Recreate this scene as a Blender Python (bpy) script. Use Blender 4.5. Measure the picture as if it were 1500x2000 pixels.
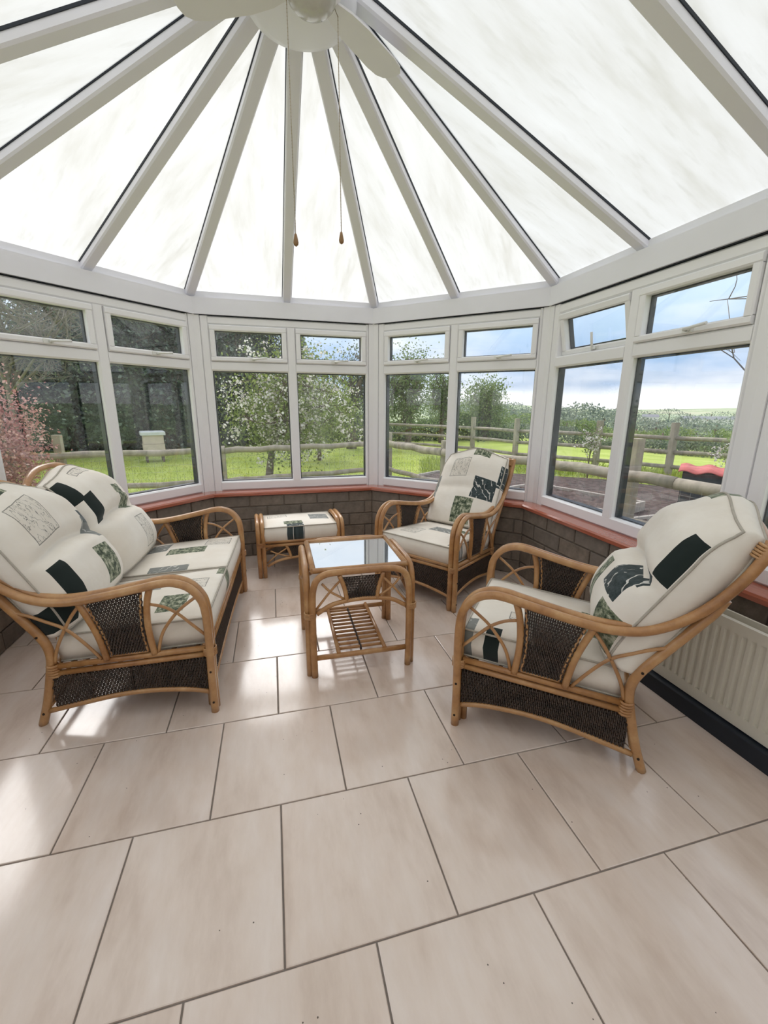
import bpy, math, random
import numpy as np
from mathutils import Vector, Matrix

random.seed(7)
RNG = np.random.default_rng(7)
for o in list(bpy.data.objects):
    bpy.data.objects.remove(o)
scene = bpy.context.scene
COL = scene.collection
PI = math.pi

# ------------------------------------------------------------------ camera
cam_d = bpy.data.cameras.new('camera')
cam_d.sensor_fit = 'HORIZONTAL'
cam_d.sensor_width = 36.0
cam_d.lens = 826.98 / 1500.0 * 36.0
cam_d.clip_start = 0.02
cam_d.clip_end = 6000
cam = bpy.data.objects.new('camera', cam_d)
COL.objects.link(cam)
YAW, PITCH, ROLL = math.radians(15.264), 0.246004, 0.0067073
fw = Vector((math.sin(YAW) * math.cos(PITCH), math.cos(YAW) * math.cos(PITCH), -math.sin(PITCH)))
rt0 = Vector((math.cos(YAW), -math.sin(YAW), 0))
up0 = rt0.cross(fw)
rt = rt0 * math.cos(ROLL) + up0 * math.sin(ROLL)
up = -rt0 * math.sin(ROLL) + up0 * math.cos(ROLL)
M = Matrix(((rt.x, up.x, -fw.x, 0), (rt.y, up.y, -fw.y, 0), (rt.z, up.z, -fw.z, 0), (0, 0, 0, 1)))
M.translation = Vector((-0.2186, -2.0983, 1.3127))
cam.matrix_world = M
scene.camera = cam

# ------------------------------------------------------------------ colour management
scene.view_settings.view_transform = 'Standard'
scene.view_settings.look = 'None'
scene.view_settings.exposure = 0.38
scene.view_settings.gamma = 1.0
scene.view_settings.use_curve_mapping = False

# ------------------------------------------------------------------ world: bright broken cloud
SKY_STRENGTH = 1.15
world = bpy.data.worlds.new('cloudy_sky')
scene.world = world
world.use_nodes = True
wn = world.node_tree
wn.nodes.clear()
def _w(t):
    return wn.nodes.new(t)
w_out, w_bg, w_tc, w_sep = _w('ShaderNodeOutputWorld'), _w('ShaderNodeBackground'), _w('ShaderNodeTexCoord'), _w('ShaderNodeSeparateXYZ')
w_ramp, w_map, w_noise, w_cr, w_mix = _w('ShaderNodeValToRGB'), _w('ShaderNodeMapping'), _w('ShaderNodeTexNoise'), _w('ShaderNodeValToRGB'), _w('ShaderNodeMix')
wn.links.new(w_tc.outputs['Generated'], w_sep.inputs[0])
wn.links.new(w_sep.outputs['Z'], w_ramp.inputs[0])
el = w_ramp.color_ramp.elements
el[0].position, el[0].color = 0.0, (0.92, 0.92, 0.90, 1)
el[1].position, el[1].color = 1.0, (0.80, 0.88, 1.0, 1)
for p_, c_ in ((0.022, (0.88, 0.91, 0.94, 1)), (0.045, (0.33, 0.46, 0.66, 1)), (0.11, (0.36, 0.52, 0.74, 1)), (0.20, (0.56, 0.72, 0.90, 1)), (0.45, (0.80, 0.89, 1.0, 1))):
    e = el.new(p_)
    e.color = c_
w_map.inputs['Scale'].default_value = (1.6, 1.6, 5.0)
wn.links.new(w_tc.outputs['Generated'], w_map.inputs[0])
wn.links.new(w_map.outputs[0], w_noise.inputs['Vector'])
w_noise.inputs['Scale'].default_value = 1.5
w_noise.inputs['Detail'].default_value = 5
w_cr.color_ramp.elements[0].position = 0.42
w_cr.color_ramp.elements[1].position = 0.68
wn.links.new(w_noise.outputs['Fac'], w_cr.inputs[0])
w_mix.data_type = 'RGBA'
wn.links.new(w_cr.outputs[0], w_mix.inputs[0])
wn.links.new(w_ramp.outputs[0], w_mix.inputs[6])
w_mix.inputs[7].default_value = (1.0, 0.99, 0.97, 1)
wn.links.new(w_mix.outputs[2], w_bg.inputs[0])
w_bg.inputs[1].default_value = SKY_STRENGTH
wn.links.new(w_bg.outputs[0], w_out.inputs[0])

# ------------------------------------------------------------------ veiled sun
sun_d = bpy.data.lights.new('sun', 'SUN')
sun_d.energy = 2.9
sun_d.angle = math.radians(48)
sun_d.color = (1.0, 0.955, 0.92)
sun = bpy.data.objects.new('sun', sun_d)
COL.objects.link(sun)
_az, _el = math.radians(102), math.radians(46)      # azimuth from +X
_sd = Vector((math.cos(_az) * math.cos(_el), math.sin(_az) * math.cos(_el), math.sin(_el)))
sun.rotation_euler = _sd.to_track_quat('Z', 'Y').to_euler()

# ================================================================== helpers
def tag(o, label=None, cat=None, group=None, kind=None):
    if label: o['label'] = label
    if cat: o['category'] = cat
    if group: o['group'] = group
    if kind: o['kind'] = kind
    return o

def empty(name, loc=(0, 0, 0), rz=0.0, parent=None):
    o = bpy.data.objects.new(name, None)
    o.empty_display_size = 0.05
    COL.objects.link(o)
    o.location = loc
    o.rotation_euler = (0, 0, rz)
    if parent: o.parent = parent
    return o

def catmull(pts, n=6, closed=False):
    P = [Vector(p) for p in pts]
    if len(P) < 3 and not closed:
        return [P[0].lerp(P[-1], i / 2) for i in range(3)]
    out = []
    m = len(P)
    segs = m if closed else m - 1
    for i in range(segs):
        p1, p2 = P[i], P[(i + 1) % m]
        p0 = P[i - 1] if (i > 0 or closed) else p1 * 2 - p2
        p3 = P[(i + 2) % m] if (i + 2 < m or closed) else p2 * 2 - p1
        for k in range(n):
            t = k / n
            out.append(0.5 * ((2 * p1) + (p2 - p0) * t + (2 * p0 - 5 * p1 + 4 * p2 - p3) * t * t + (3 * p1 - p0 - 3 * p2 + p3) * t ** 3))
    if not closed:
        out.append(P[-1])
    return out

class MB:
    def __init__(s):
        s.v, s.f, s.sm = [], [], []
    def add(s, vs, fs, smooth=False):
        b = len(s.v)
        s.v += [tuple(q) for q in vs]
        s.f += [tuple(i + b for i in f) for f in fs]
        s.sm += [smooth] * len(fs)
        return s
    def box(s, x0, x1, y0, y1, z0, z1):
        vs = [(x, y, z) for z in (z0, z1) for y in (y0, y1) for x in (x0, x1)]
        return s.add(vs, [(0, 2, 3, 1), (4, 5, 7, 6), (0, 1, 5, 4), (2, 6, 7, 3), (0, 4, 6, 2), (1, 3, 7, 5)])
    def cbox(s, x0, x1, y0, y1, z0, z1, b=0.004):
        """box with its four vertical-face top edges chamfered"""
        vs = []
        for z, i in ((z0, 0), (z1 - b, 0), (z1, b)):
            vs += [(x0 + i, y0 + i, z), (x1 - i, y0 + i, z), (x1 - i, y1 - i, z), (x0 + i, y1 - i, z)]
        fs = [(3, 2, 1, 0), (8, 9, 10, 11)]
        for k in (0, 4):
            for i in range(4):
                j = (i + 1) % 4
                fs.append((k + i, k + j, k + 4 + j, k + 4 + i))
        return s.add(vs, fs)
    def prism(s, poly, z0, z1):
        n = len(poly)
        vs = [(x, y, z0) for x, y in poly] + [(x, y, z1) for x, y in poly]
        fs = [tuple(range(n - 1, -1, -1)), tuple(range(n, 2 * n))]
        fs += [(i, (i + 1) % n, n + (i + 1) % n, n + i) for i in range(n)]
        return s.add(vs, fs)
    def tube(s, path, r, sides=8, closed=False, caps=True, flat=1.0):
        P = [Vector(p) for p in path]
        n = len(P)
        if not hasattr(r, '__len__'):
            r = [r] * n
        T = []
        for i in range(n):
            if closed:
                t = P[(i + 1) % n] - P[i - 1]
            else:
                t = P[min(i + 1, n - 1)] - P[max(i - 1, 0)]
            T.append(t.normalized() if t.length > 1e-9 else Vector((0, 0, 1)))
        a = Vector((0, 0, 1)) if abs(T[0].z) < 0.9 else Vector((1, 0, 0))
        N = (a - T[0] * a.dot(T[0])).normalized()
        vs = []
        for i in range(n):
            if i:
                N = N - T[i] * N.dot(T[i])
                N = N.normalized() if N.length > 1e-6 else T[i].orthogonal().normalized()
            B = T[i].cross(N)
            for k in range(sides):
                a_ = 2 * PI * k / sides
                vs.append(P[i] + (N * math.cos(a_) + B * math.sin(a_) * flat) * r[i])
        fs = []
        m = n if closed else n - 1
        for i in range(m):
            for k in range(sides):
                j, l = (i + 1) % n, (k + 1) % sides
                fs.append((i * sides + k, i * sides + l, j * sides + l, j * sides + k))
        s.add(vs, fs, True)
        if caps and not closed:
            b = len(s.v) - len(vs)
            s.f.append(tuple(b + k for k in range(sides - 1, -1, -1)))
            s.f.append(tuple(b + (n - 1) * sides + k for k in range(sides)))
            s.sm += [False, False]
        return s
    def lathe(s, prof, c=(0, 0, 0), n=20):
        vs, fs = [], []
        for r, z in prof:
            for k in range(n):
                a = 2 * PI * k / n
                vs.append((c[0] + r * math.cos(a), c[1] + r * math.sin(a), c[2] + z))
        for i in range(len(prof) - 1):
            for k in range(n):
                l = (k + 1) % n
                fs.append((i * n + k, i * n + l, (i + 1) * n + l, (i + 1) * n + k))
        fs.append(tuple(range(n - 1, -1, -1)))
        b = (len(prof) - 1) * n
        fs.append(tuple(b + k for k in range(n)))
        return s.add(vs, fs, True)
    def mesh(s, name):
        me = bpy.data.meshes.new(name)
        me.from_pydata(s.v, [], s.f)
        me.polygons.foreach_set('use_smooth', s.sm)
        me.update()
        return me
    def build(s, name, mat, parent=None):
        return obj(name, s.mesh(name), mat, parent)

def obj(name, me, mat, parent=None):
    if mat is not None and not me.materials:
        me.materials.append(mat)
    o = bpy.data.objects.new(name, me)
    COL.objects.link(o)
    if parent: o.parent = parent
    return o

def copy_tree(o, parent=None):
    c = o.copy()
    COL.objects.link(c)
    c.parent = parent
    for ch in list(o.children):
        copy_tree(ch, c)
    return c

# ================================================================== materials
def new_mat(name):
    m = bpy.data.materials.new(name)
    m.use_nodes = True
    nt = m.node_tree
    nt.nodes.clear()
    return m, nt

def N(nt, t, **kw):
    n = nt.nodes.new(t)
    for k, v in kw.items():
        setattr(n, k, v)
    return n

def principled(nt):
    o = N(nt, 'ShaderNodeOutputMaterial')
    b = N(nt, 'ShaderNodeBsdfPrincipled')
    nt.links.new(b.outputs[0], o.inputs[0])
    return b, o

def ramp(nt, fac, stops):
    r = N(nt, 'ShaderNodeValToRGB')
    e = r.color_ramp.elements
    e[0].position, e[0].color = stops[0][0], (*stops[0][1], 1)
    e[1].position, e[1].color = stops[-1][0], (*stops[-1][1], 1)
    for p_, c_ in stops[1:-1]:
        x = e.new(p_)
        x.color = (*c_, 1)
    nt.links.new(fac, r.inputs[0])
    return r.outputs[0]

def noise(nt, scale, detail=4, rough=0.5, vec=None, stretch=None, coord='Object'):
    n = N(nt, 'ShaderNodeTexNoise')
    n.inputs['Scale'].default_value = scale
    n.inputs['Detail'].default_value = detail
    n.inputs['Roughness'].default_value = rough
    if vec is None:
        tc = N(nt, 'ShaderNodeTexCoord')
        vec = tc.outputs[coord]
    if stretch:
        mp = N(nt, 'ShaderNodeMapping')
        mp.inputs['Scale'].default_value = stretch
        nt.links.new(vec, mp.inputs[0])
        vec = mp.outputs[0]
    nt.links.new(vec, n.inputs['Vector'])
    return n.outputs['Fac']

def mixc(nt, fac, a, b, blend='MIX'):
    m = N(nt, 'ShaderNodeMix', data_type='RGBA', blend_type=blend)
    for i, v in ((0, fac), (6, a), (7, b)):
        if isinstance(v, (int, float)):
            m.inputs[i].default_value = v
        elif isinstance(v, tuple):
            m.inputs[i].default_value = (*v, 1)
        else:
            nt.links.new(v, m.inputs[i])
    return m.outputs[2]

def math_(nt, op, a, b=0.0, c=None):
    m = N(nt, 'ShaderNodeMath', operation=op)
    for i, v in ((0, a), (1, b), (2, c)):
        if v is None:
            continue
        if isinstance(v, (int, float)):
            m.inputs[i].default_value = v
        else:
            nt.links.new(v, m.inputs[i])
    return m.outputs[0]

def bump(nt, b, h, strength=0.2, dist=0.01):
    bn = N(nt, 'ShaderNodeBump')
    bn.inputs['Strength'].default_value = strength
    bn.inputs['Distance'].default_value = dist
    nt.links.new(h, bn.inputs['Height'])
    nt.links.new(bn.outputs[0], b.inputs['Normal'])

def simple(name, col, rough=0.5, spec=0.5, var=0.08, scale=8.0, metal=0.0, bumps=0.0, coat=0.0, stretch=None):
    m, nt = new_mat(name)
    b, _ = principled(nt)
    f = noise(nt, scale, 4, 0.55, stretch=stretch)
    lo = tuple(max(0, c * (1 - var)) for c in col)
    hi = tuple(min(1, c * (1 + var)) for c in col)
    nt.links.new(ramp(nt, f, [(0.3, lo), (0.7, hi)]), b.inputs['Base Color'])
    b.inputs['Roughness'].default_value = rough
    b.inputs['Specular IOR Level'].default_value = spec
    b.inputs['Metallic'].default_value = metal
    b.inputs['Coat Weight'].default_value = coat
    if bumps:
        bump(nt, b, f, bumps)
    return m

MAT = {}
MAT['upvc'] = simple('white_upvc', (0.89, 0.88, 0.90), 0.32, 0.5, 0.015, 3)
MAT['rafter'] = simple('roof_bar_white', (0.85, 0.845, 0.90), 0.4, 0.4, 0.015, 3)
MAT['gasket'] = simple('black_gasket', (0.015, 0.02, 0.03), 0.5, 0.4, 0.1)
MAT['handle'] = simple('handle_white', (0.80, 0.80, 0.78), 0.3, 0.5, 0.03)
MAT['grout'] = simple('grout', (0.27, 0.235, 0.21), 0.9, 0.2, 0.12, 30)
MAT['mortar'] = simple('mortar', (0.25, 0.21, 0.175), 0.95, 0.2, 0.15, 25, bumps=0.3)
MAT['plaster'] = simple('cream_plaster', (0.84, 0.82, 0.80), 0.8, 0.2, 0.03, 4)
MAT['radiator'] = simple('radiator_enamel', (0.78, 0.735, 0.63), 0.35, 0.5, 0.02, 5)
MAT['fan'] = simple('fan_white', (0.78, 0.765, 0.78), 0.4, 0.4, 0.02, 4)
MAT['chain'] = simple('brass_chain', (0.40, 0.34, 0.26), 0.35, 0.5, 0.1, 40, metal=0.6)
MAT['acorn'] = simple('wooden_pull', (0.30, 0.17, 0.08), 0.45, 0.4, 0.2, 60)
MAT['screw'] = simple('dark_screw_hole', (0.03, 0.018, 0.012), 0.6, 0.3, 0.1)
MAT['piping'] = simple('cushion_piping', (0.46, 0.42, 0.36), 0.85, 0.2, 0.1, 40)
MAT['bark'] = simple('bark', (0.14, 0.11, 0.085), 0.9, 0.2, 0.4, 14, bumps=0.6)
MAT['bark_pale'] = simple('pale_twig_bark', (0.24, 0.21, 0.18), 0.9, 0.2, 0.3, 14)
MAT['fence'] = simple('weathered_fence_wood', (0.33, 0.29, 0.235), 0.85, 0.2, 0.3, 9, bumps=0.5, stretch=(1, 1, 0.25))
MAT['bed_edge'] = simple('bed_timber', (0.42, 0.38, 0.34), 0.85, 0.2, 0.2, 9)
MAT['soil'] = simple('dark_soil', (0.105, 0.080, 0.075), 0.95, 0.1, 0.5, 9, bumps=0.8)
MAT['wire'] = simple('galvanised_wire', (0.30, 0.31, 0.31), 0.5, 0.5, 0.1, metal=0.4)
MAT['shed_wall'] = simple('tarred_boards', (0.055, 0.06, 0.065), 0.8, 0.2, 0.3, 12)
MAT['shed_roof'] = simple('red_roof_sheet', (0.52, 0.12, 0.11), 0.6, 0.3, 0.2, 8)
MAT['hive'] = simple('pale_hive_paint', (0.62, 0.52, 0.46), 0.7, 0.3, 0.08, 6)
MAT['hive_roof'] = simple('hive_roof_metal', (0.66, 0.68, 0.70), 0.5, 0.4, 0.05, 6)
MAT['far_wall'] = simple('far_white_wall', (0.78, 0.76, 0.72), 0.8, 0.2, 0.04, 1)
MAT['far_roof'] = simple('far_slate_roof', (0.30, 0.30, 0.33), 0.8, 0.2, 0.1, 1)

def mat_cane():
    m, nt = new_mat('honey_cane')
    b, _ = principled(nt)
    f = noise(nt, 9, 6, 0.65)
    g = noise(nt, 70, 3, 0.6)
    oi = N(nt, 'ShaderNodeObjectInfo')
    c = ramp(nt, f, [(0.28, (0.27, 0.105, 0.030)), (0.5, (0.46, 0.22, 0.075)), (0.72, (0.62, 0.37, 0.165))])
    c = mixc(nt, math_(nt, 'MULTIPLY', g, 0.25), c, (0.26, 0.12, 0.045))
    c = mixc(nt, math_(nt, 'MULTIPLY', oi.outputs['Random'], 0.22), c, (0.66, 0.42, 0.22))
    nt.links.new(c, b.inputs['Base Color'])
    b.inputs['Roughness'].default_value = 0.33
    b.inputs['Coat Weight'].default_value = 0.35
    b.inputs['Coat Roughness'].default_value = 0.2
    bump(nt, b, g, 0.05)
    return m
MAT['cane'] = mat_cane()
MAT['wicker'] = simple('dark_wicker', (0.045, 0.027, 0.018), 0.36, 0.6, 0.5, 30)

def mat_tile():
    m, nt = new_mat('stone_floor_tile')
    b, _ = principled(nt)
    oi = N(nt, 'ShaderNodeObjectInfo')
    tc = N(nt, 'ShaderNodeTexCoord')
    add = N(nt, 'ShaderNodeVectorMath', operation='ADD')
    sc = N(nt, 'ShaderNodeVectorMath', operation='SCALE')
    comb = N(nt, 'ShaderNodeCombineXYZ')
    nt.links.new(oi.outputs['Random'], comb.inputs[0])
    nt.links.new(oi.outputs['Random'], comb.inputs[1])
    nt.links.new(comb.outputs[0], sc.inputs[0])
    sc.inputs['Scale'].default_value = 37.0
    nt.links.new(tc.outputs['Object'], add.inputs[0])
    nt.links.new(sc.outputs[0], add.inputs[1])
    a = noise(nt, 4.0, 6, 0.62, vec=add.outputs[0], stretch=(1.8, 0.55, 1))
    d = noise(nt, 17.0, 6, 0.7, vec=add.outputs[0], stretch=(2.2, 0.5, 1))
    e = noise(nt, 3.0, 3, 0.5, vec=add.outputs[0])
    c = ramp(nt, a, [(0.30, (0.58, 0.435, 0.35)), (0.48, (0.76, 0.62, 0.535)), (0.72, (0.85, 0.745, 0.69))])
    c = mixc(nt, math_(nt, 'MULTIPLY', d, 0.40), c, (0.52, 0.395, 0.315))
    c = mixc(nt, math_(nt, 'MULTIPLY', e, 0.25), c, (0.82, 0.755, 0.72))
    c = mixc(nt, math_(nt, 'MULTIPLY', oi.outputs['Random'], 0.10), c, (0.66, 0.54, 0.44))
    # small dark pits
    v = N(nt, 'ShaderNodeTexVoronoi')
    v.inputs['Scale'].default_value = 28
    nt.links.new(add.outputs[0], v.inputs['Vector'])
    pit = math_(nt, 'LESS_THAN', v.outputs['Distance'], 0.055)
    pitm = math_(nt, 'GREATER_THAN', noise(nt, 6.0, 2, 0.5, vec=add.outputs[0]), 0.57)
    c = mixc(nt, math_(nt, 'MULTIPLY', pit, pitm), c, (0.10, 0.07, 0.055))
    nt.links.new(c, b.inputs['Base Color'])
    r = N(nt, 'ShaderNodeMapRange')
    nt.links.new(d, r.inputs[0])
    r.inputs[3].default_value = 0.10
    r.inputs[4].default_value = 0.24
    nt.links.new(r.outputs[0], b.inputs['Roughness'])
    b.inputs['Specular IOR Level'].default_value = 0.75
    b.inputs['Coat Weight'].default_value = 0.45
    b.inputs['Coat Roughness'].default_value = 0.10
    bump(nt, b, d, 0.06, 0.004)
    return m
MAT['tile'] = mat_tile()

def mat_block():
    m, nt = new_mat('grey_brown_wall_block')
    b, _ = principled(nt)
    oi = N(nt, 'ShaderNodeObjectInfo')
    f = noise(nt, 14, 6, 0.65)
    c = ramp(nt, f, [(0.3, (0.15, 0.115, 0.088)), (0.55, (0.235, 0.185, 0.145)), (0.8, (0.31, 0.25, 0.20))])
    c = mixc(nt, math_(nt, 'MULTIPLY', oi.outputs['Random'], 0.5), c, (0.17, 0.15, 0.135))
    nt.links.new(c, b.inputs['Base Color'])
    b.inputs['Roughness'].default_value = 0.9
    bump(nt, b, f, 0.5, 0.01)
    return m
MAT['block'] = mat_block()

def mat_sill():
    m, nt = new_mat('red_mahogany_sill')
    b, _ = principled(nt)
    f = noise(nt, 6, 5, 0.6, stretch=(0.7, 14, 6))
    nt.links.new(ramp(nt, f, [(0.3, (0.33, 0.080, 0.045)), (0.7, (0.47, 0.145, 0.085))]), b.inputs['Base Color'])
    b.inputs['Roughness'].default_value = 0.2
    b.inputs['Coat Weight'].default_value = 0.7
    b.inputs['Coat Roughness'].default_value = 0.12
    return m
MAT['sill'] = mat_sill()

def mat_glass(name, tint, refl=1.0, dirt=0.0):
    m, nt = new_mat(name)
    o = N(nt, 'ShaderNodeOutputMaterial')
    t = N(nt, 'ShaderNodeBsdfTransparent')
    t.inputs[0].default_value = (*tint, 1)
    g = N(nt, 'ShaderNodeBsdfGlossy')
    g.inputs['Roughness'].default_value = 0.0
    fr = N(nt, 'ShaderNodeFresnel')
    ge = N(nt, 'ShaderNodeNewGeometry')       # same reflection from either side of the sheet
    io = N(nt, 'ShaderNodeMix', data_type='FLOAT')
    nt.links.new(ge.outputs['Backfacing'], io.inputs[0])
    io.inputs[2].default_value = 1.5
    io.inputs[3].default_value = 1 / 1.5
    nt.links.new(io.outputs[0], fr.inputs['IOR'])
    mx = N(nt, 'ShaderNodeMixShader')
    nt.links.new(math_(nt, 'MULTIPLY', fr.outputs[0], refl), mx.inputs[0])
    nt.links.new(t.outputs[0], mx.inputs[1])
    nt.links.new(g.outputs[0], mx.inputs[2])
    last = mx.outputs[0]
    if dirt:
        df = N(nt, 'ShaderNodeBsdfTranslucent')
        df.inputs[0].default_value = (0.8, 0.82, 0.85, 1)
        f = noise(nt, 3.5, 4, 0.6, stretch=(1, 1, 0.35))
        mr = N(nt, 'ShaderNodeMapRange')
        nt.links.new(f, mr.inputs[0])
        mr.inputs[1].default_value = 0.42
        mr.inputs[2].default_value = 0.75
        mr.inputs[3].default_value = 0.0
        mr.inputs[4].default_value = dirt
        m2 = N(nt, 'ShaderNodeMixShader')
        nt.links.new(mr.outputs[0], m2.inputs[0])
        nt.links.new(last, m2.inputs[1])
        nt.links.new(df.outputs[0], m2.inputs[2])
        last = m2.outputs[0]
    nt.links.new(last, o.inputs[0])
    return m
MAT['glass'] = mat_glass('window_glass', (0.935, 0.94, 0.945), 1.3, 0.035)

def mat_tabletop():
    m, nt = new_mat('mirror_bright_table_glass')
    b, _ = principled(nt)
    f = noise(nt, 5, 3)
    nt.links.new(ramp(nt, f, [(0.3, (0.70, 0.72, 0.74)), (0.7, (0.74, 0.76, 0.78))]), b.inputs['Base Color'])
    b.inputs['Metallic'].default_value = 0.9
    b.inputs['Roughness'].default_value = 0.02
    return m
MAT['tabletop'] = mat_tabletop()

def mat_poly():
    m, nt = new_mat('translucent_polycarbonate')
    o = N(nt, 'ShaderNodeOutputMaterial')
    tr = N(nt, 'ShaderNodeBsdfTranslucent')
    df = N(nt, 'ShaderNodeBsdfDiffuse')
    f = noise(nt, 3.0, 5, 0.6, stretch=(2.2, 0.5, 1))
    g = noise(nt, 11.0, 4, 0.6, stretch=(2.2, 0.45, 1))
    c = ramp(nt, f, [(0.30, (0.46, 0.45, 0.405)), (0.48, (0.56, 0.555, 0.53)), (0.70, (0.615, 0.615, 0.60))])
    gm = N(nt, 'ShaderNodeMapRange')
    nt.links.new(g, gm.inputs[0])
    gm.inputs[1].default_value = 0.56
    gm.inputs[2].default_value = 0.80
    gm.inputs[3].default_value = 0.0
    gm.inputs[4].default_value = 0.55
    c = mixc(nt, gm.outputs[0], c, (0.37, 0.36, 0.315))
    w = N(nt, 'ShaderNodeTexWave', wave_type='BANDS', bands_direction='X')
    w.inputs['Scale'].default_value = 22
    tc = N(nt, 'ShaderNodeTexCoord')
    nt.links.new(tc.outputs['Object'], w.inputs['Vector'])
    c = mixc(nt, math_(nt, 'MULTIPLY', w.outputs['Fac'], 0.05), c, (0.5, 0.5, 0.48))
    nt.links.new(c, tr.inputs[0])
    df.inputs[0].default_value = (0.85, 0.85, 0.86, 1)
    mx = N(nt, 'ShaderNodeMixShader')
    mx.inputs[0].default_value = 0.26
    nt.links.new(tr.outputs[0], mx.inputs[1])
    nt.links.new(df.outputs[0], mx.inputs[2])
    nt.links.new(mx.outputs[0], o.inputs[0])
    return m
MAT['poly'] = mat_poly()

def mat_leaf(name, dark, mid, light, trans=0.35, gloss=0.3):
    m, nt = new_mat(name)
    o = N(nt, 'ShaderNodeOutputMaterial')
    b = N(nt, 'ShaderNodeBsdfPrincipled')
    t = N(nt, 'ShaderNodeBsdfTranslucent')
    ge = N(nt, 'ShaderNodeNewGeometry')
    c = ramp(nt, ge.outputs['Random Per Island'], [(0.0, dark), (0.55, mid), (1.0, light)])
    nt.links.new(c, b.inputs['Base Color'])
    nt.links.new(c, t.inputs[0])
    b.inputs['Roughness'].default_value = 0.5
    b.inputs['Specular IOR Level'].default_value = gloss
    mx = N(nt, 'ShaderNodeMixShader')
    mx.inputs[0].default_value = trans
    nt.links.new(b.outputs[0], mx.inputs[1])
    nt.links.new(t.outputs[0], mx.inputs[2])
    nt.links.new(mx.outputs[0], o.inputs[0])
    return m
MAT['leaf_apple'] = mat_leaf('apple_leaf', (0.11, 0.16, 0.04), (0.22, 0.29, 0.07), (0.36, 0.42, 0.14), 0.45)
MAT['blossom'] = mat_leaf('blossom_petal', (0.72, 0.62, 0.62), (0.84, 0.80, 0.78), (0.90, 0.88, 0.85), 0.35)
MAT['leaf_dark'] = mat_leaf('evergreen_leaf', (0.010, 0.024, 0.020), (0.040, 0.075, 0.052), (0.20, 0.27, 0.20), 0.3, 0.8)
MAT['leaf_mid'] = mat_leaf('hedge_leaf', (0.05, 0.09, 0.03), (0.11, 0.17, 0.05), (0.22, 0.29, 0.10), 0.4)
MAT['leaf_fresh'] = mat_leaf('spring_leaf', (0.10, 0.16, 0.05), (0.19, 0.26, 0.09), (0.30, 0.36, 0.15), 0.45)
MAT['leaf_grey'] = mat_leaf('grey_green_leaf', (0.07, 0.10, 0.07), (0.15, 0.19, 0.13), (0.26, 0.30, 0.22), 0.4)
MAT['leaf_pink'] = mat_leaf('pink_shrub_leaf', (0.34, 0.14, 0.14), (0.54, 0.28, 0.27), (0.70, 0.47, 0.45), 0.4)
MAT['leaf_far_hazed'] = mat_leaf('hazed_far_wood_leaf', (0.13, 0.17, 0.15), (0.23, 0.28, 0.22), (0.34, 0.38, 0.29), 0.3)  # greyed towards blue: distance haze put into the leaf colour
MAT['grass_blade'] = mat_leaf('long_grass', (0.18, 0.25, 0.03), (0.34, 0.42, 0.07), (0.48, 0.54, 0.15), 0.4)

def mat_ground():
    m, nt = new_mat('meadow_ground')
    b, _ = principled(nt)
    tc = N(nt, 'ShaderNodeTexCoord')
    f = noise(nt, 0.55, 6, 0.6)
    g = noise(nt, 9.0, 4, 0.7)
    lawn = ramp(nt, f, [(0.3, (0.29, 0.37, 0.075)), (0.5, (0.40, 0.475, 0.11)), (0.7, (0.50, 0.56, 0.17))])
    lawn = mixc(nt, math_(nt, 'MULTIPLY', g, 0.35), lawn, (0.24, 0.32, 0.04))
    # field patchwork far out, its tones paled to paint in distance haze
    v = N(nt, 'ShaderNodeTexVoronoi')
    v.inputs['Scale'].default_value = 0.009
    nt.links.new(tc.outputs['Object'], v.inputs['Vector'])
    sp = N(nt, 'ShaderNodeSeparateColor')
    nt.links.new(v.outputs['Color'], sp.inputs[0])
    fields = ramp(nt, sp.outputs[0], [(0.0, (0.26, 0.31, 0.20)), (0.35, (0.36, 0.43, 0.24)), (0.6, (0.46, 0.46, 0.33)), (0.8, (0.30, 0.37, 0.24)), (1.0, (0.50, 0.52, 0.38))])
    ln = N(nt, 'ShaderNodeVectorMath', operation='LENGTH')
    nt.links.new(tc.outputs['Object'], ln.inputs[0])
    mr = N(nt, 'ShaderNodeMapRange')
    nt.links.new(ln.outputs['Value'], mr.inputs[0])
    mr.inputs[1].default_value = 30
    mr.inputs[2].default_value = 70
    nt.links.new(mixc(nt, mr.outputs[0], lawn, fields), b.inputs['Base Color'])
    b.inputs['Roughness'].default_value = 0.9
    b.inputs['Specular IOR Level'].default_value = 0.15
    bump(nt, b, g, 0.6, 0.05)
    return m
MAT['ground'] = mat_ground()

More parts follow.
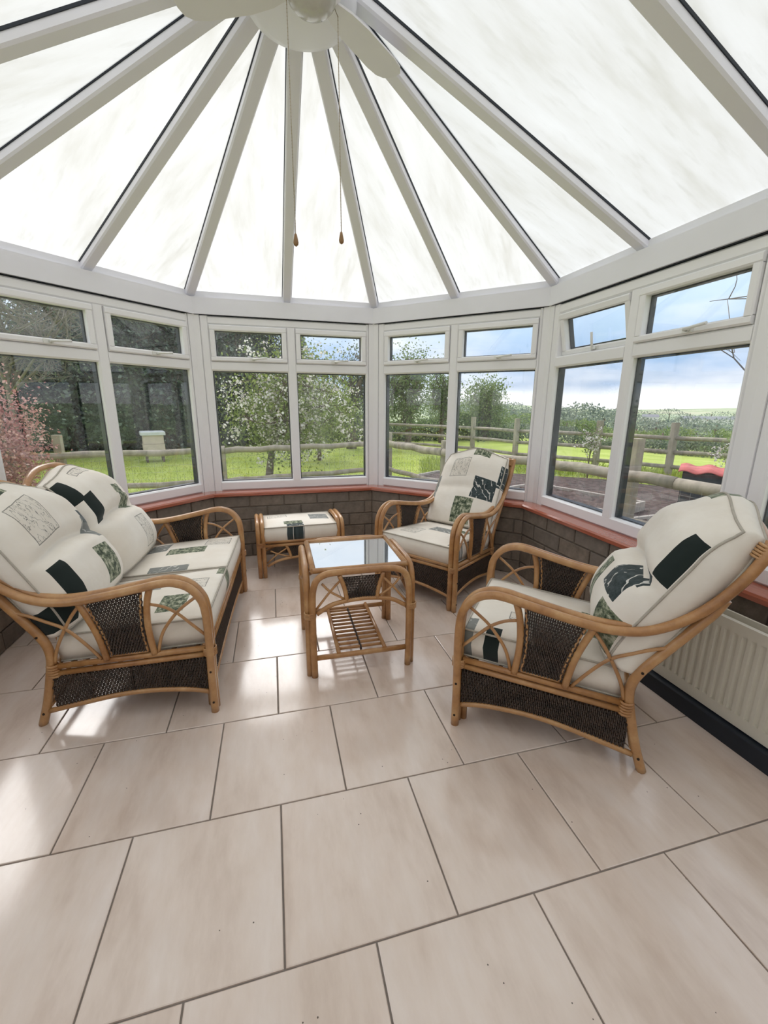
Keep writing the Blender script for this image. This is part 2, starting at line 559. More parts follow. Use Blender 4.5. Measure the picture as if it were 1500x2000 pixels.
# ---- printed cushion fabric: cream cloth with printed rectangles (flat print)
def mat_fabric(name, rects):
    m, nt = new_mat(name)
    b, _ = principled(nt)
    uv = N(nt, 'ShaderNodeUVMap')
    sep = N(nt, 'ShaderNodeSeparateXYZ')
    nt.links.new(uv.outputs[0], sep.inputs[0])
    U, V = sep.outputs[0], sep.outputs[1]
    base_n = noise(nt, 5, 4, 0.6)
    col = ramp(nt, base_n, [(0.3, (0.80, 0.73, 0.64)), (0.7, (0.88, 0.83, 0.755))])
    # print ingredients
    n1 = noise(nt, 9, 3, 0.6, vec=uv.outputs[0], stretch=(2.6, 1.0, 1))
    n2 = noise(nt, 26, 4, 0.7, vec=uv.outputs[0])
    leafc = ramp(nt, n2, [(0.38, (0.03, 0.045, 0.032)), (0.50, (0.16, 0.19, 0.12)), (0.62, (0.50, 0.50, 0.38))])
    wv = N(nt, 'ShaderNodeTexWave', wave_type='BANDS', bands_direction='DIAGONAL')
    wv.inputs['Scale'].default_value = 5.5
    wv.inputs['Distortion'].default_value = 9.0
    wv.inputs['Detail'].default_value = 2.0
    wv.inputs['Detail Scale'].default_value = 1.6
    nt.links.new(uv.outputs[0], wv.inputs['Vector'])
    streak = math_(nt, 'MULTIPLY', math_(nt, 'GREATER_THAN', wv.outputs['Fac'], 0.94), math_(nt, 'GREATER_THAN', n1, 0.47))
    lily = mixc(nt, streak, ramp(nt, n2, [(0.3, (0.020, 0.030, 0.030)), (0.7, (0.075, 0.095, 0.10))]), (0.66, 0.64, 0.60))
    line = math_(nt, 'LESS_THAN', math_(nt, 'ABSOLUTE', math_(nt, 'SUBTRACT', n1, 0.5)), 0.012)
    blob = math_(nt, 'GREATER_THAN', n2, 0.68)
    sk = math_(nt, 'MAXIMUM', line, math_(nt, 'MULTIPLY', blob, 0.7))
    for (cx, cy, hw, hh, rot, kind) in rects:
        cx = 1 - cx
        dx = math_(nt, 'SUBTRACT', U, cx)
        dy = math_(nt, 'SUBTRACT', V, cy)
        c_, s_ = math.cos(rot), math.sin(rot)
        ax = math_(nt, 'ABSOLUTE', math_(nt, 'ADD', math_(nt, 'MULTIPLY', dx, c_), math_(nt, 'MULTIPLY', dy, s_)))
        ay = math_(nt, 'ABSOLUTE', math_(nt, 'SUBTRACT', math_(nt, 'MULTIPLY', dy, c_), math_(nt, 'MULTIPLY', dx, s_)))
        mask = math_(nt, 'MULTIPLY', math_(nt, 'LESS_THAN', ax, hw), math_(nt, 'LESS_THAN', ay, hh))
        if kind == 'dark':
            col = mixc(nt, mask, col, (0.018, 0.026, 0.024))
        elif kind == 'leaf':
            col = mixc(nt, mask, col, leafc)
        elif kind == 'lily':
            col = mixc(nt, mask, col, lily)
        elif kind == 'slate':
            col = mixc(nt, math_(nt, 'MULTIPLY', mask, 0.85), col, mixc(nt, streak, (0.13, 0.15, 0.15), (0.5, 0.5, 0.48)))
        else:
            inner = math_(nt, 'MULTIPLY', math_(nt, 'LESS_THAN', ax, hw - 0.006), math_(nt, 'LESS_THAN', ay, hh - 0.006))
            edge = math_(nt, 'SUBTRACT', mask, inner)
            col = mixc(nt, math_(nt, 'MULTIPLY', mask, 0.16), col, (0.35, 0.32, 0.27))
            col = mixc(nt, math_(nt, 'MULTIPLY', math_(nt, 'MAXIMUM', math_(nt, 'MULTIPLY', sk, mask), edge), 0.72), col, (0.07, 0.07, 0.06))
    nt.links.new(col, b.inputs['Base Color'])
    b.inputs['Roughness'].default_value = 0.9
    b.inputs['Specular IOR Level'].default_value = 0.15
    b.inputs['Sheen Weight'].default_value = 0.15
    wr = noise(nt, 9, 3, 0.55)
    bump(nt, b, wr, 0.25, 0.02)
    return m

# ================================================================== the room shell
AP = 1.7628                         # apothem of the octagonal bay
HS = AP * math.tan(PI / 8)          # half a side
SIDE = 2 * HS
Z_SILL, Z_HEAD, Z_EAVE = 0.585, 2.0, 2.122
Y_BACK = -HS - 2 * SIDE             # house wall
# (start point, direction angle of u, name side)  u runs left -> right seen from inside
def facet(phi):
    a0 = phi + PI / 8
    R = AP / math.cos(PI / 8)
    return Vector((R * math.cos(a0), R * math.sin(a0), 0)), phi - PI / 2
FAC = []
FAC.append((Vector((-AP, -HS - 2 * SIDE, 0)), PI / 2, 'left_house_end'))
FAC.append((Vector((-AP, -HS - SIDE, 0)), PI / 2, 'left_middle'))
for ph, nm in ((180, 'left'), (135, 'far_left'), (90, 'far'), (45, 'far_right'), (0, 'right')):
    p0, a = facet(math.radians(ph))
    FAC.append((p0, a, nm))
FAC.append((Vector((AP, -HS, 0)), -PI / 2, 'right_middle'))
FAC.append((Vector((AP, -HS - SIDE, 0)), -PI / 2, 'right_house_end'))
MITRE = {2: (0, PI / 8), 3: (PI / 8, PI / 8), 4: (PI / 8, PI / 8), 5: (PI / 8, PI / 8), 6: (PI / 8, 0)}
def mitre_poly(i, y0, y1):
    """plan trapezoid of facet i between local depths y0 (inner) and y1 (outer)"""
    a, b = MITRE.get(i, (0, 0))
    ta, tb = math.tan(a), math.tan(b)
    return [(-y0 * ta, y0), (SIDE + y0 * tb, y0), (SIDE + y1 * tb, y1), (-y1 * ta, y1)]

# ---- floor tiles on a grout bed
T = 0.45
TA = math.radians(-0.651)
def rot2(x, y, a):
    return x * math.cos(a) - y * math.sin(a), x * math.sin(a) + y * math.cos(a)
_ox, _oy = rot2(-0.2036 * T, 3.6633 * T, TA)
TOX, TOY = -0.2186 + _ox, -2.0983 + _oy
room_poly = [(-AP + .06, Y_BACK), (AP - .06, Y_BACK)]
_Ri = (AP - .06) / math.cos(PI / 8)
room_poly += [(_Ri * math.cos(math.radians(d)), _Ri * math.sin(math.radians(d))) for d in (-22.5, 22.5, 67.5, 112.5, 157.5, 202.5)]
floor = tag(MB().prism(room_poly, -0.12, -0.006).build('floor', MAT['grout']), 'large square beige stone-look floor tiles with brown grout', None, None, 'structure')
def clip(poly, convex):
    out = poly
    n = len(convex)
    for i in range(n):
        (ax, ay), (bx, by) = convex[i], convex[(i + 1) % n]
        inp, out = out, []
        for k in range(len(inp)):
            p, q = inp[k], inp[(k + 1) % len(inp)]
            dp = (bx - ax) * (p[1] - ay) - (by - ay) * (p[0] - ax)
            dq = (bx - ax) * (q[1] - ay) - (by - ay) * (q[0] - ax)
            if dp >= 0: out.append(p)
            if (dp >= 0) != (dq >= 0):
                t = dp / (dp - dq)
                out.append((p[0] + (q[0] - p[0]) * t, p[1] + (q[1] - p[1]) * t))
        if not out:
            return []
    return out
G = 0.0026
def tile_mesh(poly):
    mb = MB()
    cx = sum(p[0] for p in poly) / len(poly)
    cy = sum(p[1] for p in poly) / len(poly)
    n = len(poly)
    b = 0.003
    inner = []
    for p in poly:
        d = math.hypot(p[0] - cx, p[1] - cy) or 1
        inner.append((p[0] - (p[0] - cx) / d * b, p[1] - (p[1] - cy) / d * b))
    vs = [(p[0], p[1], -0.008) for p in poly] + [(p[0], p[1], -0.0015) for p in poly] + [(p[0], p[1], 0.0) for p in inner]
    fs = [tuple(range(2 * n, 3 * n))]
    for k in (0, n):
        fs += [(k + i, k + (i + 1) % n, k + n + (i + 1) % n, k + n + i) for i in range(n)]
    mb.add(vs, fs)
    return mb
full_tile = None
for r in range(-9, 12):
    y1, y0 = -(r - 1) * T * 0.9963, -r * T * 0.9963
    off = 1.1092 - 0.499 * r
    for k in range(-12, 12):
        x0 = (k + off) * T
        corners = [(x0 + G, y0 + G), (x0 + T - G, y0 + G), (x0 + T - G, y1 - G), (x0 + G, y1 - G)]
        wpts = []
        for c in corners:
            x, y = rot2(c[0], c[1], TA)
            wpts.append((x + TOX, y + TOY))
        cp = clip(wpts, room_poly)
        if len(cp) < 3:
            continue
        ar = abs(sum(cp[i][0] * cp[(i + 1) % len(cp)][1] - cp[(i + 1) % len(cp)][0] * cp[i][1] for i in range(len(cp)))) / 2
        if ar < 0.004:
            continue
        whole = ar > 0.9999 * (T - 2 * G) * (T * 0.9963 - 2 * G)
        if whole:
            if full_tile is None:
                hx, hy = (T - 2 * G) / 2, (T * 0.9963 - 2 * G) / 2
                full_tile = tile_mesh([(-hx, -hy), (hx, -hy), (hx, hy), (-hx, hy)]).mesh('tile')
            o = obj('tile', full_tile, MAT['tile'], floor)
            o.location = (sum(p[0] for p in wpts) / 4, sum(p[1] for p in wpts) / 4, 0)
            o.rotation_euler = (0, 0, TA)
        else:
            tile_mesh(cp).build('tile', MAT['tile'], floor)

# ---- dwarf walls: mortar core with separate blocks on the inner face
BL, BH, BG = 0.292, 0.1125, 0.008
block_cache = {}
def block_mesh(w, h):
    key = (round(w, 3), round(h, 3))
    if key not in block_cache:
        mb = MB()
        b = 0.005
        vs = []
        for y, i in ((0.02, 0), (-0.006, 0), (-0.011, b)):
            vs += [(i, y, i), (w - i, y, i), (w - i, y, h - i), (i, y, h - i)]
        fs = [(8, 9, 10, 11)]
        for k in (0, 4):
            for i in range(4):
                j = (i + 1) % 4
                fs.append((k + i, k + j, k + 4 + j, k + 4 + i))
        mb.add(vs, fs)
        block_cache[key] = mb.mesh('wall_block')
    return block_cache[key]
Y_WALL = -0.085                     # inner wall face relative to the window plane
for i, (p0, a, nm) in enumerate(FAC):
    w = MB().prism(mitre_poly(i, Y_WALL, 0.16), -0.25, Z_SILL - 0.032).build('wall_' + nm, MAT['mortar'])
    w.location = p0
    w.rotation_euler = (0, 0, a)
    tag(w, 'low grey-brown block wall under the windows', None, None, 'structure')
    ma, mb_ = MITRE.get(i, (0, 0))
    x_lo = -(Y_WALL - 0.011) * math.tan(ma)
    x_hi = SIDE + (Y_WALL - 0.011) * math.tan(mb_)
    z = 0.0
    row = 0
    while z < Z_SILL - 0.035:
        h = min(BH, Z_SILL - 0.034 - z)
        x = x_lo - (BL / 2 if row % 2 else 0.0)
        while x < x_hi:
            xa, xb = max(x, x_lo), min(x + BL - BG, x_hi)
            if xb - xa > 0.03 and h > 0.03:
                o = obj('wall_block', block_mesh(xb - xa, h - BG), MAT['block'], w)
                o.location = (xa, Y_WALL - random.uniform(0, 0.003), z + 0.004)
            x += BL
        z += BH
        row += 1

bb = MB().cbox(1.485, AP + Y_WALL - .012, Y_BACK, -0.30, 0.0, 0.078, .006).build('black_strip_right', MAT['gasket'])  # low black strip along the foot of the right wall
tag(bb, 'black box strip along the floor under the radiator', None, None, 'structure')
# ---- house wall behind the viewer
bw = MB().box(-AP - 0.2, AP + 0.2, Y_BACK - 0.25, Y_BACK, -0.25, 3.2).build('wall_house', MAT['plaster'])
tag(bw, 'plain cream house wall behind the viewer', None, None, 'structure')

# ---- sills
n_trim = 0
def trim_name():
    global n_trim
    n_trim += 1
    return 'trim_%d' % n_trim
for i, (p0, a, nm) in enumerate(FAC):
    poly_b = mitre_poly(i, -0.126, 0.05)
    poly_t = mitre_poly(i, -0.118, 0.05)
    mb = MB()
    vs = [(x, y, Z_SILL - 0.030) for x, y in poly_b] + [(x, y, Z_SILL - 0.010) for x, y in poly_b] + [(x, y, Z_SILL) for x, y in poly_t]
    fs = [(3, 2, 1, 0), (8, 9, 10, 11)]
    for k in (0, 4):
        fs += [(k + q, k + (q + 1) % 4, k + 4 + (q + 1) % 4, k + 4 + q) for q in range(4)]
    mb.add(vs, fs)
    o = mb.build(trim_name(), MAT['sill'])
    o.location = p0
    o.rotation_euler = (0, 0, a)
    tag(o, 'glossy red-brown window sill board', None, None, 'structure')

# ---- windows (one built, the others copied)
def ring(mb, x0, x1, z0, z1, w, y0, y1):
    mb.box(x0, x1, y0, y1, z0, z0 + w)
    mb.box(x0, x1, y0, y1, z1 - w, z1)
    mb.box(x0, x0 + w, y0, y1, z0 + w, z1 - w)
    mb.box(x1 - w, x1, y0, y1, z0 + w, z1 - w)
    return mb
def chamfer_bar_x(mb, x0, x1, z0, z1, y0, y1, c=0.01):
    poly = [(y0 + c, z0), (y0, z0 + c), (y0, z1 - c), (y0 + c, z1), (y1, z1), (y1, z0)]
    n = len(poly)
    vs = [(x0, y, z) for y, z in poly] + [(x1, y, z) for y, z in poly]
    fs = [tuple(range(n)), tuple(range(2 * n - 1, n - 1, -1))] + [(i, n + i, n + (i + 1) % n, (i + 1) % n) for i in range(n)]
    return mb.add(vs, fs)
def chamfer_bar_z(mb, x0, x1, z0, z1, y0, y1, c=0.01):
    poly = [(x0, y0 + c), (x0 + c, y0), (x1 - c, y0), (x1, y0 + c), (x1, y1), (x0, y1)]
    return mb.prism(poly, z0, z1)
PX = ((0.110, 0.712), (0.785, 1.390))
def make_window(name, open_sash=None):
    w = empty(name)
    tag(w, 'white plastic framed window pair with top vents', None, None, 'structure')
    F = MAT['upvc']
    D0, D1 = 0.0, 0.07
    chamfer_bar_z(MB(), 0.045, 0.110, Z_SILL, Z_HEAD - .006, D0, D1).build('jamb', F, w)
    chamfer_bar_z(MB(), 1.390, SIDE - 0.045, Z_SILL, Z_HEAD - .006, D0, D1).build('jamb', F, w)
    chamfer_bar_z(MB(), 0.712, 0.785, Z_SILL + 0.07, 1.935, D0, D1).build('mullion', F, w)
    chamfer_bar_x(MB(), 0.105, 1.395, Z_SILL, 0.663, D0 + .001, D1).build('bottom_rail', F, w)
    chamfer_bar_x(MB(), 0.105, 1.395, 1.933, Z_HEAD - .006, D0 + .001, D1).build('head_rail', F, w)
    for k, (x0, x1) in enumerate(PX):
        chamfer_bar_x(MB(), x0 - .004, x1 + .004, 1.580, 1.654, D0 + .001, D1).build('transom', F, w)
        p = MB().box(x0 - .005, x1 + .005, 0.030, 0.036, 0.658, 1.585).build('pane', MAT['glass'], w)
        ring(MB(), x0 - .004, x1 + .004, 0.659, 1.584, 0.011, 0.037, 0.085).build('gasket', MAT['gasket'], w)
        sash = empty('sash', parent=w)
        # the sash hangs from its top edge
        sash.location = ((x0 + x1) / 2, 0.012, 1.931)
        sw = (x1 - x0) / 2 - 0.002
        s0, s1 = -0.276, 0.0
        mb = MB()
        pw, pz0, pz1 = sw - 0.038, s0 + 0.036, s1 - 0.043
        chamfer_bar_x(mb, -sw, sw, s0, pz0, -0.024, 0.045, 0.008)
        chamfer_bar_x(mb, -sw, sw, pz1, s1, -0.024, 0.045, 0.008)
        chamfer_bar_z(mb, -sw, -pw, pz0 - .002, pz1 + .002, -0.0235, 0.045, 0.006)
        chamfer_bar_z(mb, pw, sw, pz0 - .002, pz1 + .002, -0.0235, 0.045, 0.006)
        mb.build('sash_frame', F, sash)
        MB().box(-pw - .004, pw + .004, 0.012, 0.018, pz0 - .004, pz1 + .004).build('pane', MAT['glass'], sash)
        ring(MB(), -pw - .003, pw + .003, pz0 - .003, pz1 + .003, 0.010, 0.019, 0.05).build('gasket', MAT['gasket'], sash)
        hb = MB()
        hx = 0.03
        zc = s0 + 0.018
        hb.box(hx - 0.035, hx + 0.02, -0.032, -0.022, zc - 0.012, zc + 0.012)
        hb.tube([(hx, -0.03, zc), (hx, -0.05, zc), (hx, -0.052, zc - 0.004)], 0.010, 8)
        if open_sash == k:
            hb.tube([(hx - .005, -0.05, zc - 0.01), (hx, -0.055, zc + 0.03), (hx + .005, -0.055, zc + 0.10)], 0.0075, 8)
        else:
            hb.tube([(hx - .01, -0.052, zc), (hx + 0.04, -0.056, zc + 0.006), (hx + 0.105, -0.055, zc + 0.012)], 0.0075, 8)
        hb.build('handle', MAT['handle'], sash)
        if open_sash == k:
            sash.rotation_euler = (math.radians(13), 0, 0)
    return w
proto = make_window('window_1')
proto_used = False
for i, (p0, a, nm) in enumerate(FAC):
    if nm == 'right':
        o = make_window('window_%d' % (i + 1), open_sash=0)
    elif not proto_used:
        o = proto
        proto_used = True
    else:
        o = copy_tree(proto)
        o.name = 'window_%d' % (i + 1)
    o.location = p0
    o.rotation_euler = (0, 0, a)

# ---- corner posts and eaves beams
def unit(a):
    return Vector((math.cos(a), math.sin(a), 0))
for i in range(len(FAC) - 1):
    V = FAC[i + 1][0]
    u1, u2 = unit(FAC[i][1]), unit(FAC[i + 1][1])
    n1, n2 = unit(FAC[i][1] + PI / 2), unit(FAC[i + 1][1] + PI / 2)
    bis = (n1 + n2)
    bis = bis / (bis.length_squared / 2) if bis.length > 1e-6 else n1
    pts = [V - u1 * 0.0445, V + (n1 + n2) * 0.0, V + u2 * 0.0445, V + u2 * 0.0445 + n2 * 0.07, V + bis * 0.08, V - u1 * 0.0445 + n1 * 0.07]
    pts[1] = V - (n1 + n2).normalized() * 0.004
    o = MB().prism([(p.x, p.y) for p in pts], Z_SILL, Z_HEAD).build(trim_name(), MAT['upvc'])
    tag(o, 'white corner post between window pairs', None, None, 'structure')
for i, (p0, a, nm) in enumerate(FAC):
    o = MB().prism(mitre_poly(i, -0.018, 0.14), Z_HEAD + 0.001, Z_EAVE).build(trim_name(), MAT['rafter'])
    o.location = p0
    o.rotation_euler = (0, 0, a)
    tag(o, 'white eaves beam above the windows', None, None, 'structure')
    MB().prism(mitre_poly(i, 0.02, 0.075), Z_EAVE, Z_EAVE + 0.05).build('eaves_filler', MAT['rafter'], o)
    g = MB().prism(mitre_poly(i, -0.003, 0.10), Z_HEAD - 0.003, Z_HEAD + 0.004).build('seam', MAT['gasket'], o)

# ---- roof
Z_HUB = 2.975
ceil = empty('ceiling')
tag(ceil, 'faceted conservatory roof of milky panels between white bars', None, None, 'structure')
RI = AP + 0.09                       # eaves line of the panels
def roof_z(d):                       # height of the panel underside at perpendicular distance d from the ridge/hub
    return Z_HUB + 0.035 - (Z_HUB - Z_EAVE - 0.012) / (AP + 0.03) * d
bars = []                            # (eave point, ridge point)
hub = Vector((0, 0, roof_z(0)))
Rv = RI / math.cos(PI / 8)
for d in np.arange(0, 181, 22.5):
    rr = RI if (d / 22.5) % 2 == 0 else Rv
    bars.append((Vector((rr * math.cos(math.radians(d)), rr * math.sin(math.radians(d)), roof_z(RI))), hub))
right_bars, left_bars = [], []
for k in range(1, 6):
    y = -HS * k
    right_bars.append((Vector((RI, y, roof_z(RI))), Vector((0, y, roof_z(0)))))
    left_bars.append((Vector((-RI, y, roof_z(RI))), Vector((0, y, roof_z(0)))))
allbars = list(reversed([b for i, b in enumerate(right_bars) if i % 2 == 0 or i == 0])) + bars + [b for i, b in enumerate(left_bars) if i % 2 == 0]
def bar(e, h, width=0.070, depth=0.040, up_=0.0):
    d = (h - e)
    L = d.length
    t = d / L
    side = Vector((-t.y, t.x, 0)).normalized()
    nrm = t.cross(side)
    if nrm.z < 0: nrm = -nrm
    def sec(p, w, z0, z1, c):
        return [p + side * (-w / 2) + nrm * z1, p + side * (-w / 2) + nrm * (z0 + c), p + side * (-w / 2 + c) + nrm * z0,
                p + side * (w / 2 - c) + nrm * z0, p + side * (w / 2) + nrm * (z0 + c), p + side * (w / 2) + nrm * z1]
    mb = MB()
    A, B = sec(e - t * 0.02, width, -depth, 0.0, 0.008), sec(h, width, -depth, 0.0, 0.008)
    fs = [tuple(range(6)), tuple(range(11, 5, -1))] + [(i, 6 + i, 6 + (i + 1) % 6, (i + 1) % 6) for i in range(6)]
    mb.add(A + B, fs)
    o = mb.build('roof_bar', MAT['rafter'], ceil)
    g = MB()
    w2 = width + 0.008
    A = [e + side * s * w2 / 2 + nrm * z for s, z in ((-1, -0.004), (1, -0.004), (1, 0.006), (-1, 0.006))]
    B = [h + side * s * w2 / 2 + nrm * z for s, z in ((-1, -0.004), (1, -0.004), (1, 0.006), (-1, 0.006))]
    g.add(A + B, [(3, 2, 1, 0), (4, 5, 6, 7)] + [(i, (i + 1) % 4, 4 + (i + 1) % 4, 4 + i) for i in range(4)])
    g.build('bar_gasket', MAT['gasket'], o)
for e, h in allbars:
    bar(e, h)
# panels between neighbouring bars
for (e1, h1), (e2, h2) in zip(allbars, allbars[1:]):
    pts = [e1, e2] + ([h2] if (h1 - h2).length < 1e-4 else [h2, h1])
    ctr = sum(pts, Vector()) / len(pts)
    t = ((h1 + h2) / 2 - (e1 + e2) / 2).normalized()
    ux = (e2 - e1).normalized()
    ty = (t - ux * t.dot(ux)).normalized()
    nz = ux.cross(ty)
    if nz.z < 0:
        ux = -ux
        nz = ux.cross(ty)
    loc = [((p - ctr).dot(ux), (p - ctr).dot(ty)) for p in pts]
    if sum(loc[i][0] * loc[(i + 1) % len(loc)][1] - loc[(i + 1) % len(loc)][0] * loc[i][1] for i in range(len(loc))) < 0:
        loc.reverse()
    me = MB()
    me.add([(x, y, 0.008) for x, y in loc], [tuple(range(len(loc)))])
    o = me.build('roof_panel', MAT['poly'], ceil)
    mm = Matrix(((ux.x, ty.x, nz.x, ctr.x), (ux.y, ty.y, nz.y, ctr.y), (ux.z, ty.z, nz.z, ctr.z), (0, 0, 0, 1)))
    o.matrix_world = mm
rb = MB().box(-0.07, 0.07, Y_BACK, 0.0, Z_HUB - 0.05, Z_HUB + 0.06).build('ridge_beam', MAT['rafter'], ceil)
MB().lathe([(0.02, -0.180), (0.17, -0.176), (0.205, -0.165), (0.222, -0.14), (0.222, -0.07), (0.05, 0.05)], (0, 0, Z_HUB), 40).build('hub_boss', MAT['rafter'], ceil)

# ================================================================== ceiling fan
FX, FY = 0.02, -0.21
FZ = 2.74
fan = empty('ceiling_fan', (FX, FY, FZ))
tag(fan, 'white ceiling fan with glass lamp globe hung below the roof hub', 'ceiling fan')
MB().lathe([(0.03, 0.19), (0.06, 0.18), (0.06, 0.13), (0.035, 0.12), (0.035, 0.10)], n=24).build('mount', MAT['fan'], fan)
MB().lathe([(0.05, -0.03), (0.085, -0.025), (0.115, 0.0), (0.12, 0.05), (0.09, 0.09), (0.04, 0.105)], n=32).build('motor_housing', MAT['fan'], fan)
for k, deg in enumerate((40, 157, 278)):
    bl = MB()
    outline = [(0.10, -0.035), (0.16, -0.055), (0.25, -0.068), (0.42, -0.072), (0.475, -0.065), (0.505, -0.045), (0.515, -0.015), (0.515, 0.015), (0.505, 0.045), (0.475, 0.065), (0.42, 0.072), (0.25, 0.068), (0.16, 0.055), (0.10, 0.035)]
    n = len(outline)
    vs = [(x, y, y * 0.16 - 0.004) for x, y in outline] + [(x, y, y * 0.16 + 0.004) for x, y in outline]
    bl.add(vs, [tuple(range(n - 1, -1, -1)), tuple(range(n, 2 * n))] + [(i, (i + 1) % n, n + (i + 1) % n, n + i) for i in range(n)])
    b = bl.build('blade', MAT['fan'], fan)
    b.rotation_euler = (0, 0, math.radians(deg))
    MB().box(0.06, 0.17, -0.018, 0.018, 0.004, 0.014).build('blade_arm', MAT['fan'], b)
def mat_globe():
    m, nt = new_mat('ribbed_lamp_glass')
    b, _ = principled(nt)
    f = noise(nt, 20, 3)
    nt.links.new(ramp(nt, f, [(0.3, (0.75, 0.72, 0.66)), (0.7, (0.9, 0.88, 0.82))]), b.inputs['Base Color'])
    b.inputs['Roughness'].default_value = 0.12
    b.inputs['Transmission Weight'].default_value = 0.6
    return m
MB().lathe([(0.012, -0.080), (0.04, -0.075), (0.068, -0.062), (0.084, -0.045), (0.086, -0.03), (0.07, -0.02)], n=32).build('lamp_globe', mat_globe(), fan)
for cx, cy, zb in ((-0.085, 0.03, -0.815), (0.103, 0.06, -0.78)):
    ch = MB()
    ch.tube([(cx * 0.85, cy, 0.0), (cx, cy, -0.03), (cx, cy, zb + 0.045)], 0.0016, 5)
    z = -0.03
    while z > zb + 0.06:
        ch.lathe([(0.0006, -0.003), (0.0024, 0), (0.0006, 0.003)], (cx, cy, z), 6)
        z -= 0.011
    c = ch.build('pull_chain', MAT['chain'], fan)
    MB().lathe([(0.003, 0.0), (0.009, 0.006), (0.0105, 0.014), (0.008, 0.028), (0.005, 0.042), (0.002, 0.046)], (cx, cy, zb), 12).build('pull_knob', MAT['acorn'], c)

# ================================================================== radiator
rad = empty('radiator', (1.51, -0.70, 0))
tag(rad, 'white ribbed panel radiator on the wall under the right-hand sill', 'radiator')
RL = 1.30
mb = MB()
prof = []
pitch = 0.0333
n = int(RL / pitch)
for k in range(n):
    x = k * pitch
    prof += [(x, 0.0), (x + pitch * .30, 0.0), (x + pitch * .42, 0.009), (x + pitch * .78, 0.009), (x + pitch * .9, 0.0)]
prof.append((RL, 0.0))
def rib_sheet(mb, z0, z1, y0):
    vs = [(y0 + d, -x, z0) for x, d in prof] + [(y0 + d, -x, z1) for x, d in prof]
    m_ = len(prof)
    mb.add(vs, [(i, m_ + i, m_ + i + 1, i + 1) for i in range(m_ - 1)])
rib_sheet(mb, 0.135, 0.455, 0.0)
mb.box(0.0, 0.012, -RL, 0.0, 0.455, 0.500)
mb.box(0.0, 0.012, -RL, 0.0, 0.085, 0.135)
mb.box(0.010, 0.02, -RL, 0.0, 0.085, 0.500)
mb.build('front_panel', MAT['radiator'], rad)
MB().box(0.075, 0.085, -RL, 0.0, 0.085, 0.500).build('rear_panel', MAT['radiator'], rad)
MB().box(0.0, 0.085, -0.004, 0.006, 0.10, 0.49).build('side_cover', MAT['radiator'], rad)
for k in range(4):
    MB().box(0.02, 0.148, -0.06 - k * 0.4, -0.04 - k * 0.4, 0.40, 0.44).build('bracket', MAT['radiator'], rad)
MB().tube([(0.045, 0.02, 0.11), (0.045, 0.03, 0.06), (0.045, 0.03, 0.0)], 0.008, 8).build('pipe', MAT['radiator'], rad)

# ================================================================== cane furniture
CANE, WICK = MAT['cane'], MAT['wicker']
TE = math.tan(math.radians(3.5))
ARM = [(0, 0), (0, .17), (-.004, .37), (0, .488), (.017, .545), (.057, .592), (.112, .614), (.165, .613), (.225, .601), (.30, .586), (.38, .571), (.46, .559), (.53, .555), (.592, .561), (.645, .577), (.702, .609), (.757, .653), (.807, .708), (.850, .770), (.885, .835), (.918, .915)]
REAR = [(.695, 0), (.662, .10), (.634, .21), (.616, .30), (.621, .362), (.648, .420), (.690, .483), (.735, .550), (.775, .610), (.812, .668), (.835, .720)]

def weave(name, corners, parent, step=0.0068, thick=0.0035):
    """woven dark panel in the quad corners (bl, br, tr, tl); upright wavy strands over cross stakes"""
    bl, br, tr, tl = [Vector(c) for c in corners]
    nrm = (br - bl).cross(tl - bl).normalized()
    wid = ((br - bl).length + (tr - tl).length) / 2
    hei = ((tl - bl).length + (tr - br).length) / 2
    ns = max(4, int(wid / step))
    nk = max(3, int(hei / 0.0125))
    def P(u, v):
        return (bl.lerp(br, u)).lerp(tl.lerp(tr, u), v)
    mb = MB()
    for k in range(nk + 1):
        v = k / nk
        mb.tube([P(0, v), P(0.5, v), P(1, v)], 0.0024, 4, caps=False)
    for s_ in range(ns + 1):
        u = s_ / ns
        pts = []
        for k in range(nk * 2 + 1):
            v = k / (nk * 2)
            ph = 1 if s_ % 2 else -1
            pts.append(P(u, v) + nrm * (0.0045 * ph * math.cos(PI * k / 2)))
        mb.tube(pts, 0.0037, 4, caps=False)
    o = mb.build(name, WICK, parent)
    o['kind'] = 'stuff'
    return o

def bind(parent, p, axis, r=0.023, h=0.035):
    """cane wrapped round a joint"""
    p, axis = Vector(p), Vector(axis).normalized()
    mb = MB()
    n = 5
    for k in range(n):
        c = p + axis * (h * (k / (n - 1) - 0.5))
        pts = []
        a = axis.orthogonal().normalized()
        b = axis.cross(a)
        for q in range(10):
            t = 2 * PI * q / 10
            pts.append(c + (a * math.cos(t) + b * math.sin(t)) * r)
        mb.tube(pts, h / n * 0.62, 5, closed=True)
    return mb.build('binding', CANE, parent)

